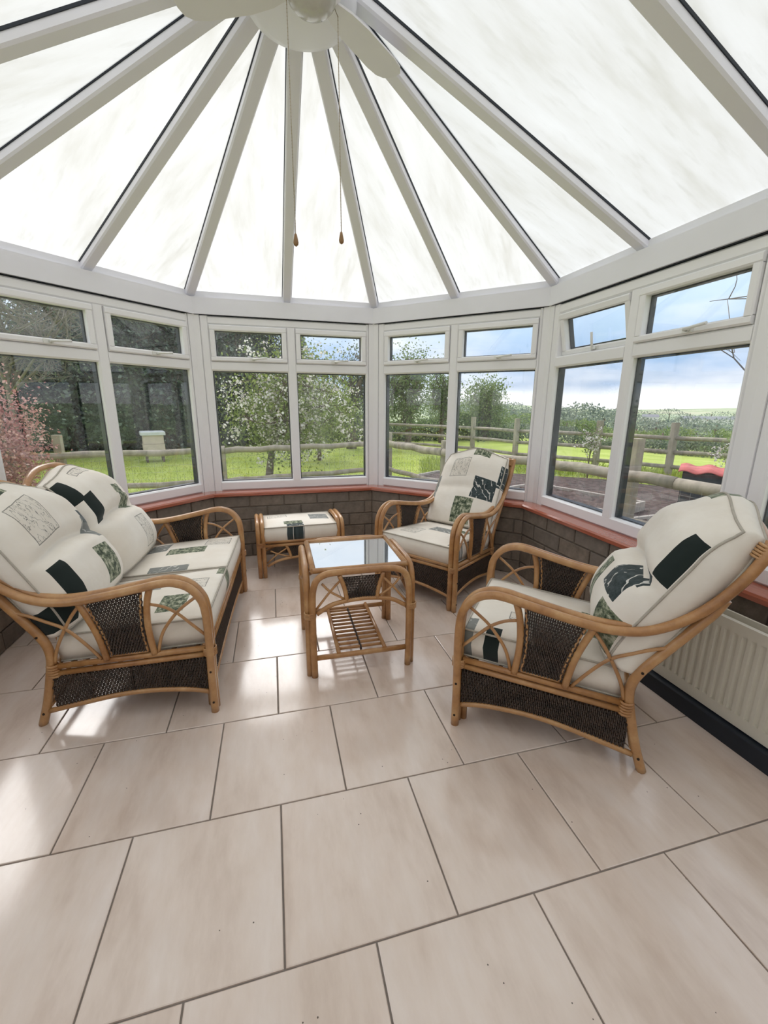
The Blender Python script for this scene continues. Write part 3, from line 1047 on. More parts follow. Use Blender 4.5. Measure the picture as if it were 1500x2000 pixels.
def make_seat(root, W):
    """cane frame of the armchair / sofa: origin front centre on the floor, +y to the back"""
    for sg in (-1, 1):
        def P(s, z, inn=0.0):
            return (sg * (W / 2 - inn - s * TE), s, z)
        for inn in (0.0, 0.036):
            prof = ARM if inn == 0 else [(s + (0.0 if z < .02 else 0.0), z + (0.0 if z < 0.3 else 0.004)) for s, z in ARM]
            MB().tube(catmull([P(s, z, inn) for s, z in prof], 5), 0.0168, 10).build('arm_rail', CANE, root)
        MB().tube(catmull([P(s, z, 0.018) for s, z in REAR], 5), 0.0175, 10).build('rear_leg', CANE, root)
        MB().tube([P(.016, .304, .016), P(.60, .268, .016)], 0.0125, 8).build('seat_rail', CANE, root)
        MB().tube([P(.016, .276, .016), P(.60, .238, .016)], 0.0125, 8).build('seat_rail', CANE, root)
        MB().tube(catmull([P(.012, .092, .012), P(.10, .112, .012), P(.20, .121, .012), P(.30, .122, .012), P(.40, .113, .012), P(.53, .090, .012), P(.655, .066, .012)], 4), 0.011, 8).build('arch_rail', CANE, root)
        MB().tube(catmull([P(.203, .600, .01), P(.222, .53, .01), P(.230, .44, .01), P(.226, .36, .01), P(.218, .296, .01)], 4), 0.0135, 8).build('rib', CANE, root)
        MB().tube(catmull([P(.478, .552, .01), P(.446, .47, .01), P(.424, .40, .01), P(.411, .335, .01), P(.404, .285, .01)], 4), 0.0135, 8).build('rib', CANE, root)
        ed = MB()
        ed.tube(catmull([P(.238, .585, .010), P(.250, .50, .010), P(.254, .42, .010), P(.250, .36, .010), P(.243, .312, .010)], 3), 0.005, 6)
        ed.tube(catmull([P(.452, .548, .010), P(.420, .46, .010), P(.400, .39, .010), P(.388, .335, .010), P(.382, .302, .010)], 3), 0.005, 6)
        ed.tube([P(.243, .312, .010), P(.382, .302, .010)], 0.005, 6)
        ed.build('panel_edge', CANE, root)
        weave('wicker_panel', [P(.248, .314, .010), P(.384, .304, .010), P(.449, .552, .010), P(.240, .586, .010)], root)
        for pts in ([(.030, .545), (.075, .512), (.114, .478), (.160, .420), (.186, .370), (.203, .305)], [(.215, .522), (.165, .508), (.114, .476), (.065, .425), (.012, .368)],
                    [(.478, .530), (.510, .488), (.538, .440), (.570, .380), (.590, .33), (.600, .285)], [(.715, .520), (.66, .500), (.605, .472), (.538, .434), (.478, .365), (.425, .290)]):
            MB().tube(catmull([P(s, z, .012) for s, z in pts], 3), 0.0068, 6).build('brace', CANE, root)
        # side apron between seat rail and arch rail (three runs so it follows the arch)
        xs = [.018, .16, .32, .48, .625]
        lo = [.100, .124, .128, .106, .078]
        hi = [.263, .254, .244, .234, .226]
        for k in range(4):
            weave('wicker_apron', [P(xs[k], lo[k], .014), P(xs[k + 1], lo[k + 1], .014), P(xs[k + 1], hi[k + 1], .014), P(xs[k], hi[k], .014)], root)
        bind(root, P(.0, .29, .018), (0, 0, 1), 0.026, 0.03)
        bind(root, P(.612, .252, .018), (0, 0, 1), 0.021, 0.045)
        bind(root, P(.905, .885, .018), (0, 0.38, 0.92), 0.026, 0.04)
        MB().tube([(sg * (W / 2 - .055), .022, 0), (sg * (W / 2 - .055), .022, .16), (sg * (W / 2 - .055), .022, .31)], 0.0155, 10).build('front_post', CANE, root)
        for s, z in ((0.0, .055), (0.0, .205), (.676, .06), (.643, .41)):
            x = sg * (W / 2 + 0.0145 - s * TE)
            if s > 0: x -= sg * 0.018 - sg * 0.001
            MB().tube([(x, s, z), (x + sg * .002, s, z), (x + sg * .004, s, z)], 0.005, 8).build('screw', MAT['screw'], root)
    a = W / 2 - .045
    MB().tube([(-a, .012, .306), (0, .008, .306), (a, .012, .306)], 0.0125, 8).build('seat_rail', CANE, root)
    MB().tube([(-a, .012, .278), (0, .008, .278), (a, .012, .278)], 0.0125, 8).build('seat_rail', CANE, root)
    MB().tube(catmull([(-a, .014, .088), (-a * .5, .012, .112), (0, .012, .120), (a * .5, .012, .112), (a, .014, .088)], 4), 0.011, 8).build('arch_rail', CANE, root)
    k = 4 if W < 1 else 8
    for q in range(k):
        xa, xb = -a + 2 * a * q / k, -a + 2 * a * (q + 1) / k
        za, zb = [.094 + .030 * (1 - (x / a) ** 2) for x in (xa, xb)]
        weave('wicker_apron', [(xa, .014, za), (xb, .014, zb), (xb, .014, .265), (xa, .014, .265)], root)
    ar = W / 2 - .612 * TE - .02
    MB().tube([(-ar, .612, .262), (0, .612, .262), (ar, .612, .262)], 0.0135, 8).build('seat_rail', CANE, root)
    MB().tube([(-ar, .655, .09), (0, .655, .09), (ar, .655, .09)], 0.012, 8).build('stretcher', CANE, root)
    for q in range(6):
        s = .06 + q * .1
        hw = W / 2 - s * TE - .02
        z = .300 - .062 * s
        MB().tube([(-hw, s, z - .01), (0, s, z - .01), (hw, s, z - .01)], 0.009, 6).build('seat_slat', CANE, root)
    at = W / 2 - .915 * TE - .018
    if W < 1:
        top = [(-at, .905, .882), (-at * .8, .918, .905), (-at * .4, .930, .928), (0, .934, .936), (at * .4, .930, .928), (at * .8, .918, .905), (at, .905, .882)]
    else:
        top = []
        for c in (-at / 2, at / 2):
            top += [(c - at * .5, .916, .905), (c - at * .36, .93, .94), (c - at * .15, .945, .972), (c + at * .15, .945, .972), (c + at * .36, .93, .94)]
        top.append((at, .916, .905))
    MB().tube(catmull(top, 5), 0.0165, 10).build('top_rail', CANE, root)
    nb = 4 if W < 1 else 8
    for q in range(nb):
        x = (-1 + 2 * (q + .5) / nb) * (ar * .94)
        MB().tube(catmull([(x, .612, .27), (x, .668, .44), (x, .76, .62), (x, .86, .78), (x, .925, .915)], 4), 0.009, 6).build('back_slat', CANE, root)
    MB().tube([(-at - .012, .80, .672), (0, .805, .672), (at + .012, .80, .672)], 0.010, 8).build('back_rail', CANE, root)
    return root

def grid_cushion(name, mat, front, back, nu=26, nv=26, parent=None, label=None, cat='cushion', group=None, piping=True):
    """front(u,v), back(u,v) with u,v in 0..1 give surface points; the border band joins them"""
    vs, uvs, fs = [], [], []
    def idx(side, i, j):
        return side * (nu + 1) * (nv + 1) + j * (nu + 1) + i
    for fn in (front, back):
        for j in range(nv + 1):
            for i in range(nu + 1):
                u, v = i / nu, j / nv
                vs.append(tuple(fn(u, v)))
                uvs.append((u, v))
    for j in range(nv):
        for i in range(nu):
            fs.append((idx(0, i, j), idx(0, i + 1, j), idx(0, i + 1, j + 1), idx(0, i, j + 1)))
            fs.append((idx(1, i, j), idx(1, i, j + 1), idx(1, i + 1, j + 1), idx(1, i + 1, j)))
    loop = [(i, 0) for i in range(nu)] + [(nu, j) for j in range(nv)] + [(i, nv) for i in range(nu, 0, -1)] + [(0, j) for j in range(nv, 0, -1)]
    n = len(loop)
    cen = sum((Vector(p) for p in vs), Vector()) / len(vs)
    mids = []
    for (i, j) in loop:
        a, b = Vector(vs[idx(0, i, j)]), Vector(vs[idx(1, i, j)])
        m_ = (a + b) / 2
        ax = (a - b).normalized() if (a - b).length > 1e-6 else Vector((0, 0, 1))
        o_ = m_ - cen
        o_ = o_ - ax * o_.dot(ax)
        o_ = o_.normalized() if o_.length > 1e-6 else o_
        mids.append(len(vs))
        vs.append(tuple(m_ + o_ * 0.010))
        uvs.append((i / nu, j / nv))
    for k in range(n):
        l = (k + 1) % n
        a0, a1 = idx(0, *loop[k]), idx(0, *loop[l])
        b0, b1 = idx(1, *loop[k]), idx(1, *loop[l])
        fs.append((a1, a0, mids[k], mids[l]))
        fs.append((mids[l], mids[k], b0, b1))
    me = bpy.data.meshes.new(name)
    me.from_pydata(vs, [], fs)
    me.polygons.foreach_set('use_smooth', [True] * len(fs))
    ul = me.uv_layers.new(name='UVMap')
    for lp in me.loops:
        ul.data[lp.index].uv = uvs[lp.vertex_index]
    me.update()
    if mat: me.materials.append(mat)
    root = empty(name, parent=parent)
    c = obj('cover', me, mat, root)
    if piping:
        for side in (0, 1):
            MB().tube([vs[idx(side, *p)] for p in loop], 0.0045, 6, closed=True).build('piping', MAT['piping'], root)
    tag(root, label, cat, group)
    return root

def place(o, base, ang):
    """put an object built in the seat frame (origin front centre, +y back) at base with back direction ang"""
    o.location = (base[0], base[1], base[2] if len(base) > 2 else 0)
    o.rotation_euler = (0, 0, ang - PI / 2)

def sq(t, p=2.6):
    return max(0.0, 1 - abs(t) ** p)

def seat_cushion(w, x_off, mat, label, depth=0.585, thick=0.128):
    def zb(y): return 0.306 - 0.062 * y
    def f(u, v):
        x, y = (u - .5) * w * (1 - 0.10 * v), 0.006 + v * depth
        # v runs front -> back
        b = 0.020 * sq(2 * u - 1, 3) * sq(2 * v - 1, 3)
        return Vector((x + x_off, y, zb(y) + thick + b - 0.006))
    def bk(u, v):
        p = f(u, v)
        return Vector((p.x, p.y, zb(p.y) + 0.006))
    return grid_cushion('seat_cushion', mat, f, bk, 20, 20, label=label, group='printed seat cushions')

def back_cushion(w, x_off, mat, label, crease=0.45, puff=0.055, length=0.60, thick=0.155, hump=0.055, base=(0.50, 0.40), slump=0.0):
    # centre line of the cushion's back face follows the reclined posts
    line = [(0.655, 0.375), (0.690, 0.46), (0.745, 0.56), (0.805, 0.665), (0.862, 0.765), (0.912, 0.875), (0.938, 0.955)]
    L = catmull([(0, s, z) for s, z in line], 6)
    d = [0]
    for a, b in zip(L, L[1:]): d.append(d[-1] + (b - a).length)
    def at(t):
        t = max(0, min(t, d[-1] + 0.2))
        for k in range(len(d) - 1):
            if t <= d[k + 1] or k == len(d) - 2:
                q = (t - d[k]) / (d[k + 1] - d[k])
                p = L[k].lerp(L[k + 1], q) if q <= 1 else L[k + 1] + (L[k + 1] - L[k]).normalized() * (t - d[k + 1])
                tg = (L[k + 1] - L[k]).normalized()
                return p, tg
    def top(u):
        c = 2 * u - 1
        return length - 0.030 + hump * math.exp(-(c / 0.55) ** 2) - 0.02 * abs(c) ** 4
    def common(u, v):
        t = v * top(u)
        p, tg = at(t)
        nrm = Vector((0, -tg.z, tg.y))          # toward the sitter
        taper = 1 - 0.06 * v - 0.05 * max(0, v - .8) / .2
        x = (u - .5) * w * taper
        return p, tg, nrm, x
    def f(u, v):
        p, tg, nrm, x = common(u, v)
        c = 2 * u - 1
        e = sq(c, 4)
        sm = lambda t: math.sin(min(1.0, max(0.0, t)) * PI / 2)
        ends = sm(v / 0.22) ** 0.8 * sm((1 - v) / 0.34) ** 0.8
        notch = math.exp(-((v - crease) / 0.055) ** 2) * (0.75 * e + 0.05)
        lobe = ends * ((1.12 if v < crease else 0.86) - notch)
        bul = puff * lobe * e ** 0.6
        edge = sm((1 - v) / 0.25)
        th = thick * (0.62 + 0.38 * edge) * (0.82 + 0.18 * e)
        q = p + nrm * (th + bul)
        return Vector((x + x_off, q.y, q.z))
    def bk(u, v):
        p, tg, nrm, x = common(u, v)
        q = p + nrm * 0.022
        return Vector((x * 0.98 + x_off, q.y, q.z))
    return grid_cushion('back_cushion', mat, lambda u, v: f(u, v), lambda u, v: bk(u, v), 36, 44, label=label, group='printed back cushions')

def ang_unit(deg):
    return Vector((math.cos(math.radians(deg)), math.sin(math.radians(deg)), 0))
WC, WS = 0.665, 1.30
# --- near right armchair
bR = -39.95
baseR = Vector((0.4815, -0.7007, 0)) + ang_unit(bR + 90) * (WC / 2)
chairR = make_seat(empty('armchair'), WC)
place(chairR, baseR, math.radians(bR))
tag(chairR, 'cane armchair in front of the radiator, nearest on the right', 'armchair', 'cane armchairs')
# --- armchair by the far right corner
bF = 35.0
baseF = Vector((0.897, 0.233, 0)) + ang_unit(bF + 90) * (WC / 2)
chairF = copy_tree(chairR)
place(chairF, baseF, math.radians(bF))
tag(chairF, 'cane armchair behind the glass table, backed against the far right windows', 'armchair', 'cane armchairs')
# --- sofa
bS = 176.9
baseS = Vector((-0.51, -0.3596, 0)) + ang_unit(bS - 90) * (WS / 2)
sofa = make_seat(empty('sofa'), WS)
place(sofa, baseS, math.radians(bS))
tag(sofa, 'two-seat cane sofa with dark wicker side panels along the left wall', 'sofa')

# cushions (u runs along +x of the seat frame; +x is the sitter's left seen from behind ... mapped per chair)
# seen from the front, the seat frame's +x lies to the viewer's left after the turn, so patterns are written with u from -x to +x
pat_R_back = [(0.048, 0.68, 0.042, 0.165, 0, 'dark'), (0.235, 0.345, 0.135, 0.095, 0.0, 'lily'), (0.13, 0.455, 0.05, 0.05, 0.0, 'lily'), (0.58, 0.21, 0.075, 0.135, 0, 'leaf'), (0.86, 0.72, 0.10, 0.14, 0, 'sketch'), (0.55, 0.985, 0.09, 0.03, 0, 'leaf'), (0.10, 0.12, 0.09, 0.10, 0, 'leaf')]
pat_R_seat = [(0.045, 0.20, 0.055, 0.05, 0, 'dark'), (0.06, 0.03, 0.12, 0.04, 0, 'slate'), (0.32, 0.30, 0.06, 0.035, 0, 'sketch'), (0.5, 0.85, 0.2, 0.10, 0, 'leaf')]
pat_F_back = [(0.40, 0.965, 0.14, 0.055, 0, 'leaf'), (0.67, 0.72, 0.135, 0.14, 0, 'sketch'), (0.22, 0.47, 0.17, 0.135, 0, 'lily'), (0.45, 0.17, 0.145, 0.145, 0, 'leaf'), (0.99, 0.45, 0.04, 0.16, 0, 'slate'), (0.01, 0.70, 0.04, 0.16, 0, 'lily')]
pat_F_seat = [(0.45, 0.55, 0.17, 0.10, 0, 'slate'), (0.25, 0.68, 0.12, 0.06, 0, 'leaf'), (0.03, 0.16, 0.06, 0.10, 0, 'slate'), (0.75, 0.3, 0.12, 0.12, 0, 'sketch')]
pat_S1_back = [(0.70, 0.70, 0.15, 0.165, 0, 'sketch'), (0.10, 0.575, 0.10, 0.055, 0, 'lily'), (0.14, 0.47, 0.085, 0.10, 0, 'slate'), (0.88, 0.26, 0.06, 0.13, 0, 'dark'), (0.36, 0.19, 0.12, 0.12, 0, 'leaf'), (0.72, 0.975, 0.15, 0.03, 0, 'leaf'), (0.97, 0.11, 0.05, 0.08, 0, 'dark')]
pat_S2_back = [(0.95, 0.83, 0.065, 0.13, 0, 'dark'), (0.85, 0.60, 0.065, 0.14, 0, 'dark'), (0.55, 0.93, 0.14, 0.035, 0, 'sketch'), (0.32, 0.63, 0.07, 0.055, 0, 'leaf'), (0.27, 0.50, 0.09, 0.075, 0, 'leaf'), (0.03, 0.80, 0.06, 0.13, 0, 'slate'), (0.42, 0.19, 0.10, 0.125, 0, 'sketch'), (0.03, 0.08, 0.05, 0.06, 0, 'dark')]
pat_S1_seat = [(0.72, 0.30, 0.14, 0.10, 0, 'leaf'), (0.35, 0.18, 0.10, 0.07, 0, 'sketch'), (0.30, 0.55, 0.12, 0.08, 0, 'slate'), (0.06, 0.02, 0.10, 0.05, 0, 'leaf')]
pat_S2_seat = [(0.22, 0.80, 0.16, 0.10, 0, 'slate'), (0.45, 0.48, 0.10, 0.19, 0, 'leaf'), (0.20, 0.20, 0.12, 0.13, 0, 'sketch'), (0.93, 0.55, 0.06, 0.18, 0, 'slate')]

c = seat_cushion(WC - 0.085, 0, mat_fabric('fabric_near_seat', pat_R_seat), 'cream printed seat cushion on the nearest right armchair')
place(c, baseR, math.radians(bR))
c = back_cushion(WC - 0.105, 0, mat_fabric('fabric_near_back', pat_R_back), 'puffy cream back cushion with dark stripe on the nearest right armchair', puff=0.085, length=0.655, thick=0.165)
place(c, baseR, math.radians(bR))
c = seat_cushion(WC - 0.085, 0, mat_fabric('fabric_far_seat', pat_F_seat), 'cream printed seat cushion on the armchair behind the table')
place(c, baseF, math.radians(bF))
c = back_cushion(WC - 0.105, 0, mat_fabric('fabric_far_back', pat_F_back), 'upright cream back cushion with leaf prints on the armchair behind the table', puff=0.02, length=0.635, thick=0.125, hump=0.05)
place(c, baseF, math.radians(bF))
cw = (WS - 0.085) / 2
for sx, ps, pb, nm in ((-1, pat_S1_seat, pat_S1_back, 'near'), (1, pat_S2_seat, pat_S2_back, 'far')):
    c = seat_cushion(cw - 0.012, sx * (cw / 2), mat_fabric('fabric_sofa_seat_' + nm, ps), 'cream printed sofa seat cushion at the end %s' % ('nearest the viewer' if nm == 'near' else 'towards the far windows'))
    place(c, baseS, math.radians(bS))
    c = back_cushion(cw - 0.02, sx * (cw / 2 - 0.012), mat_fabric('fabric_sofa_back_' + nm, pb), 'puffy printed sofa back cushion at the end %s' % ('nearest the viewer' if nm == 'near' else 'towards the far windows'), puff=0.075, length=0.62, thick=0.15)
    place(c, baseS, math.radians(bS))

# --- low glass-topped table
tb = empty('side_table', (0.187, 0.022, 0), math.radians(-1.2))
tag(tb, 'square cane table with mirror-bright glass top and slatted shelf', 'table')
HX, HY = 0.262, 0.255
def loop_pts(h, H):
    return [(-h, 0), (-h - .002, .20), (-h, .40), (-h + .008, .475), (-h + .030, .520), (-h + .075, H - .004), (-h + .14, H), (0, H), (h - .14, H), (h - .075, H - .004), (h - .030, .520), (h - .008, .475), (h, .40), (h + .002, .20), (h, 0)]
def decorate(parent, P, h, arch_z, top_z, panel_hw=0.075):
    """lower arch, ribs, crossed braces and woven panel of one table side; P(t,z) maps to 3D"""
    MB().tube(catmull([P(-h + .012, arch_z - .055), P(-h * .6, arch_z - .012), P(0, arch_z + .004), P(h * .6, arch_z - .012), P(h - .012, arch_z - .055)], 5), 0.0115, 8).build('arch_rail', CANE, parent)
    for sg in (-1, 1):
        MB().tube(catmull([P(sg * (panel_hw + .033), top_z), P(sg * (panel_hw + .010), (top_z + arch_z) / 2), P(sg * (panel_hw - .002), arch_z - .004)], 4), 0.0115, 8).build('rib', CANE, parent)
        a, b = h - .01, panel_hw + .012
        MB().tube(catmull([P(sg * (a - .03), top_z - .035), P(sg * (a + b) / 2, (top_z + arch_z) / 2 - .012), P(sg * b, arch_z + .01)], 3), 0.006, 6).build('brace', CANE, parent)
        MB().tube(catmull([P(sg * a, arch_z - .03), P(sg * (a + b) / 2, (top_z + arch_z) / 2 - .012), P(sg * (b + .012), top_z - .02)], 3), 0.006, 6).build('brace', CANE, parent)
    weave('wicker_panel', [P(-panel_hw + .006, arch_z + .010), P(panel_hw - .006, arch_z + .010), P(panel_hw + .018, top_z - .012), P(-panel_hw - .018, top_z - .012)], parent)
HT = 0.545
for sg in (-1, 1):
    Pf = lambda t, z, sg=sg: (t, sg * HY, z)
    Ps = lambda t, z, sg=sg: (sg * HX, t, z)
    MB().tube(catmull([Pf(t, z) for t, z in loop_pts(HX - .022, HT)], 4), 0.0165, 10).build('bent_leg', CANE, tb)
    MB().tube(catmull([Ps(t, z) for t, z in loop_pts(HY - .022, HT)], 4), 0.0165, 10).build('bent_leg', CANE, tb)
    decorate(tb, Pf, HX - .03, 0.395, 0.528)
    decorate(tb, Ps, HY - .03, 0.395, 0.528)
    MB().tube([Pf(-HX + .03, HT + .004 - .0), (0, sg * (HY - .030), HT + .006), Pf(HX - .03, HT + .004)] if False else [(-HX + .03, sg * (HY - .030), HT + .004), (0, sg * (HY - .030), HT + .004), (HX - .03, sg * (HY - .030), HT + .004)], 0.014, 8).build('top_rail', CANE, tb)
    MB().tube([(sg * (HX - .032), -HY + .03, HT + .004), (sg * (HX - .032), 0, HT + .004), (sg * (HX - .032), HY - .03, HT + .004)], 0.014, 8).build('top_rail', CANE, tb)
    MB().tube([(-HX + .03, sg * (HY - .004), .100), (0, sg * (HY - .004), .100), (HX - .03, sg * (HY - .004), .100)], 0.0135, 8).build('stretcher', CANE, tb)
    MB().tube([(sg * .118, -HY, .113), (sg * .118, 0, .113), (sg * .118, HY, .113)], 0.0105, 8).build('shelf_rail', CANE, tb)
for q in range(11):
    y = -0.205 + q * 0.041
    MB().tube([(-.114, y, .108), (0, y, .108), (.114, y, .108)], 0.0078, 8).build('shelf_slat', CANE, tb)
bd = MB()
for q in range(11):
    y = -0.205 + q * 0.041
    bd.tube([(0.0, y - .02, .101), (0.0, y, .118), (0.0, y + .02, .101)], 0.005, 6)
bd.build('shelf_binding', MAT['wicker'], tb)['kind'] = 'stuff'
MB().cbox(-HX + .045, HX - .045, -HY + .043, HY - .043, HT - .001, HT + .006, .002).build('glass_top', MAT['tabletop'], tb)
for sx in (-1, 1):
    for sy in (-1, 1):
        bind(tb, (sx * (HX - .010), sy * (HY - .010), .335), (0, 0, 1), 0.028, 0.025)

# --- footstool
st = empty('footstool', (-0.012, 1.335, 0), math.radians(2.5))
tag(st, 'cane footstool with a printed cushion against the far block wall', 'footstool')
SX, SY, SH = 0.328, 0.195, 0.425
for sg in (-1, 1):
    for inn in (0.0, 0.035):
        x = sg * (SX - inn)
        prof = [(-SY, 0), (-SY - .002, .18), (-SY, .29), (-SY + .008, .365), (-SY + .034, .408), (-SY + .075, SH), (0, SH + .004), (SY - .075, SH), (SY - .034, .408), (SY - .008, .365), (SY, .29), (SY + .002, .18), (SY, 0)]
        MB().tube(catmull([(x, t, z) for t, z in prof], 4), 0.0165, 10).build('bent_leg', CANE, st)
    MB().tube([(sg * (SX - .018), -SY, .262), (sg * (SX - .018), 0, .262), (sg * (SX - .018), SY, .262)], 0.012, 8).build('seat_rail', CANE, st)
    for z in (.285, .255):
        MB().tube([(-SX + .03, sg * (SY - .002), z), (0, sg * (SY - .002), z), (SX - .03, sg * (SY - .002), z)], 0.0125, 8).build('seat_rail', CANE, st)
    decorate(st, lambda t, z, sg=sg: (t, sg * (SY - .004), z), SX - .045, 0.145, 0.248, 0.09)
    bind(st, (sg * (SX - .018), -SY, .27), (0, 0, 1), 0.029, 0.03)
for q in range(5):
    y = -.14 + q * .07
    MB().tube([(-SX + .03, y, .272), (0, y, .272), (SX - .03, y, .272)], 0.009, 6).build('seat_slat', CANE, st)
pat_st = [(0.58, 0.05, 0.12, 0.14, 0, 'lily'), (0.60, 0.22, 0.13, 0.08, 0, 'leaf'), (0.20, 0.55, 0.14, 0.20, 0, 'slate'), (0.8, 0.75, 0.14, 0.12, 0, 'sketch')]
def stool_f(u, v):
    b = 0.016 * sq(2 * u - 1, 3) * sq(2 * v - 1, 2.4)
    return Vector(((u - .5) * (2 * SX - .105), (v - .5) * (2 * SY + .01), 0.400 + b))
def stool_b(u, v):
    p = stool_f(u, v)
    return Vector((p.x, p.y, 0.287))
c = grid_cushion('stool_cushion', mat_fabric('fabric_stool', pat_st), stool_f, stool_b, 20, 16, label='flat printed cushion lying on the cane footstool')
c.location = st.location
c.rotation_euler = st.rotation_euler

# ================================================================== the garden
GZ = -0.25
def ground_z(x, y):
    r = math.hypot(x, y)
    z = GZ
    az = math.atan2(y, x)
    right = 0.5 + 0.5 * math.tanh((0.95 - az) * 5)      # the land falls away on the right
    s0 = 24 - 12 * right
    if r > s0:
        z -= (0.02 + 0.045 * right) * (min(r, 220) - s0)
    if r > 900:
        z += (r - 900) * 0.0105
    return z
mb = MB()
radii = [2.2, 3, 4, 5, 6, 7, 8, 10, 12, 14, 17, 20, 24, 30, 40, 55, 75, 100, 140, 200, 300, 450, 700, 900, 1300, 1800, 2600]
NA = 96
vs = []
for r in radii:
    for k in range(NA):
        a = 2 * PI * k / NA
        x, y = r * math.cos(a), r * math.sin(a)
        z = ground_z(x, y)
        if r > 1700:
            z += 12 * math.sin(a * 5 + 1) + 7 * math.sin(a * 13)
        vs.append((x, y, z))
fs = []
for i in range(len(radii) - 1):
    for k in range(NA):
        l = (k + 1) % NA
        fs.append((i * NA + k, (i + 1) * NA + k, (i + 1) * NA + l, i * NA + l))
mb.add(vs, fs, True)
gr = mb.build('ground', MAT['ground'])
tag(gr, 'bright green lawn and fields running out to the horizon', None, None, 'structure')

# ---- leaves as real little blades in one part per plant
def leaf_cloud(name, pts, size, mat, parent=None, aspect=0.6, up=0.0, rng=RNG):
    pts = np.asarray(pts, float)
    n = len(pts)
    d = rng.normal(size=(n, 3))
    d[:, 2] += up
    d /= np.linalg.norm(d, axis=1)[:, None]
    e = rng.normal(size=(n, 3))
    e -= d * (e * d).sum(1)[:, None]
    e /= np.linalg.norm(e, axis=1)[:, None]
    s = size * rng.uniform(0.6, 1.3, n)[:, None]
    a, b = d * s, e * s * aspect * 0.5
    V = np.empty((n, 4, 3))
    V[:, 0] = pts
    V[:, 1] = pts + a * 0.55 + b
    V[:, 2] = pts + a
    V[:, 3] = pts + a * 0.55 - b
    me = bpy.data.meshes.new(name)
    me.vertices.add(4 * n)
    me.vertices.foreach_set('co', V.ravel())
    me.loops.add(4 * n)
    me.loops.foreach_set('vertex_index', np.arange(4 * n, dtype=np.int32))
    me.polygons.add(n)
    me.polygons.foreach_set('loop_start', np.arange(0, 4 * n, 4, dtype=np.int32))
    me.update(calc_edges=True)
    me.validate()
    o = obj(name, me, mat, parent)
    o['kind'] = 'stuff'
    return o

def tree(name, label, loc, height, crown, trunk_r, n_leaf, leaf, mat, n_limb=9, blossom=None, lean=(0, 0), crown_z=None, cat='tree', group=None, bark='bark', trunk_top=0.5, spread=0.22, seed=1, leaf_up=0.0, sub=5):
    """crown = (rx, ry, rz) ellipsoid radii centred at crown_z above the base"""
    rng = np.random.default_rng(seed)
    x, y = loc[:2]
    z = loc[2] if len(loc) > 2 else ground_z(x, y) - 0.05
    root = empty(name, (x, y, z))
    tag(root, label, cat, group)
    cz = crown_z if crown_z else height - crown[2]
    C = Vector((lean[0], lean[1], cz))
    topp = Vector((lean[0] * 1.05, lean[1] * 1.05, cz + crown[2] * trunk_top))
    tm = MB()
    tp = catmull([(0, 0, 0), (lean[0] * .1 + .03 * height * rng.normal() * .3, lean[1] * .1, cz * .35), (lean[0] * .6, lean[1] * .6, cz * .7), tuple(C), tuple(topp)], 5)
    tm.tube(tp, [trunk_r * (1 - .82 * k / (len(tp) - 1)) for k in range(len(tp))], 8)
    tm.build('trunk', MAT[bark], root)
    bm = MB()
    ends = []
    for k in range(n_limb):
        q = rng.uniform(.3, .95)
        st_ = tp[int(q * (len(tp) - 1))]
        dv = rng.normal(size=3)
        dv /= np.linalg.norm(dv)
        en = C + Vector((dv[0] * crown[0], dv[1] * crown[1], dv[2] * crown[2])) * rng.uniform(.7, .95)
        mid = st_.lerp(en, .5) + Vector(rng.normal(size=3) * .05 * height)
        lp = catmull([st_, mid, en], 4)
        bm.tube(lp, [trunk_r * .42 * (1 - .8 * i / (len(lp) - 1)) for i in range(len(lp))], 5)
        ends.append(en)
        for s_ in range(sub):
            q2 = rng.uniform(.35, 1)
            s2 = lp[int(q2 * (len(lp) - 1))]
            dv = rng.normal(size=3)
            e2 = s2 + Vector(dv * np.array(crown) * .34)
            rel = e2 - C
            m_ = math.sqrt((rel.x / crown[0]) ** 2 + (rel.y / crown[1]) ** 2 + (rel.z / crown[2]) ** 2)
            if m_ > 1: e2 = C + rel / m_
            l2 = catmull([s2, s2.lerp(e2, .5) + Vector(rng.normal(size=3) * .02 * height), e2], 3)
            bm.tube(l2, [trunk_r * .16 * (1 - .7 * i / (len(l2) - 1)) for i in range(len(l2))], 4)
            ends.append(e2)
            ends.append(l2[len(l2) // 2])
    bm.build('branches', MAT[bark], root)['kind'] = 'stuff'
    E_ = np.array([tuple(e) for e in ends])
    idx = rng.integers(0, len(E_), n_leaf)
    P = E_[idx] + rng.normal(size=(n_leaf, 3)) * np.array(crown) * spread
    P[:, 2] = np.maximum(P[:, 2], 0.12)
    if n_leaf:
        leaf_cloud('foliage', P, leaf, mat, root, rng=rng, up=leaf_up)
    if blossom:
        nb_, sz = blossom
        idx = rng.integers(0, len(E_), nb_ // 9)
        Cc = E_[idx] + rng.normal(size=(nb_ // 9, 3)) * np.array(crown) * spread
        P = np.repeat(Cc, 9, 0) + rng.normal(size=(len(Cc) * 9, 3)) * sz * .8
        leaf_cloud('blossom', P, sz, MAT['blossom'], root, aspect=1.0, rng=rng)
    return root

# position helper: bearing given by an image column of the photograph's view, at a ground distance from the viewer
def along(px, dist):
    a = math.atan2(px - 750, 826.98 * math.cos(PITCH)) 
    th = PI / 2 - YAW - a
    return (-0.2186 + dist * math.cos(th), -2.0983 + dist * math.sin(th))

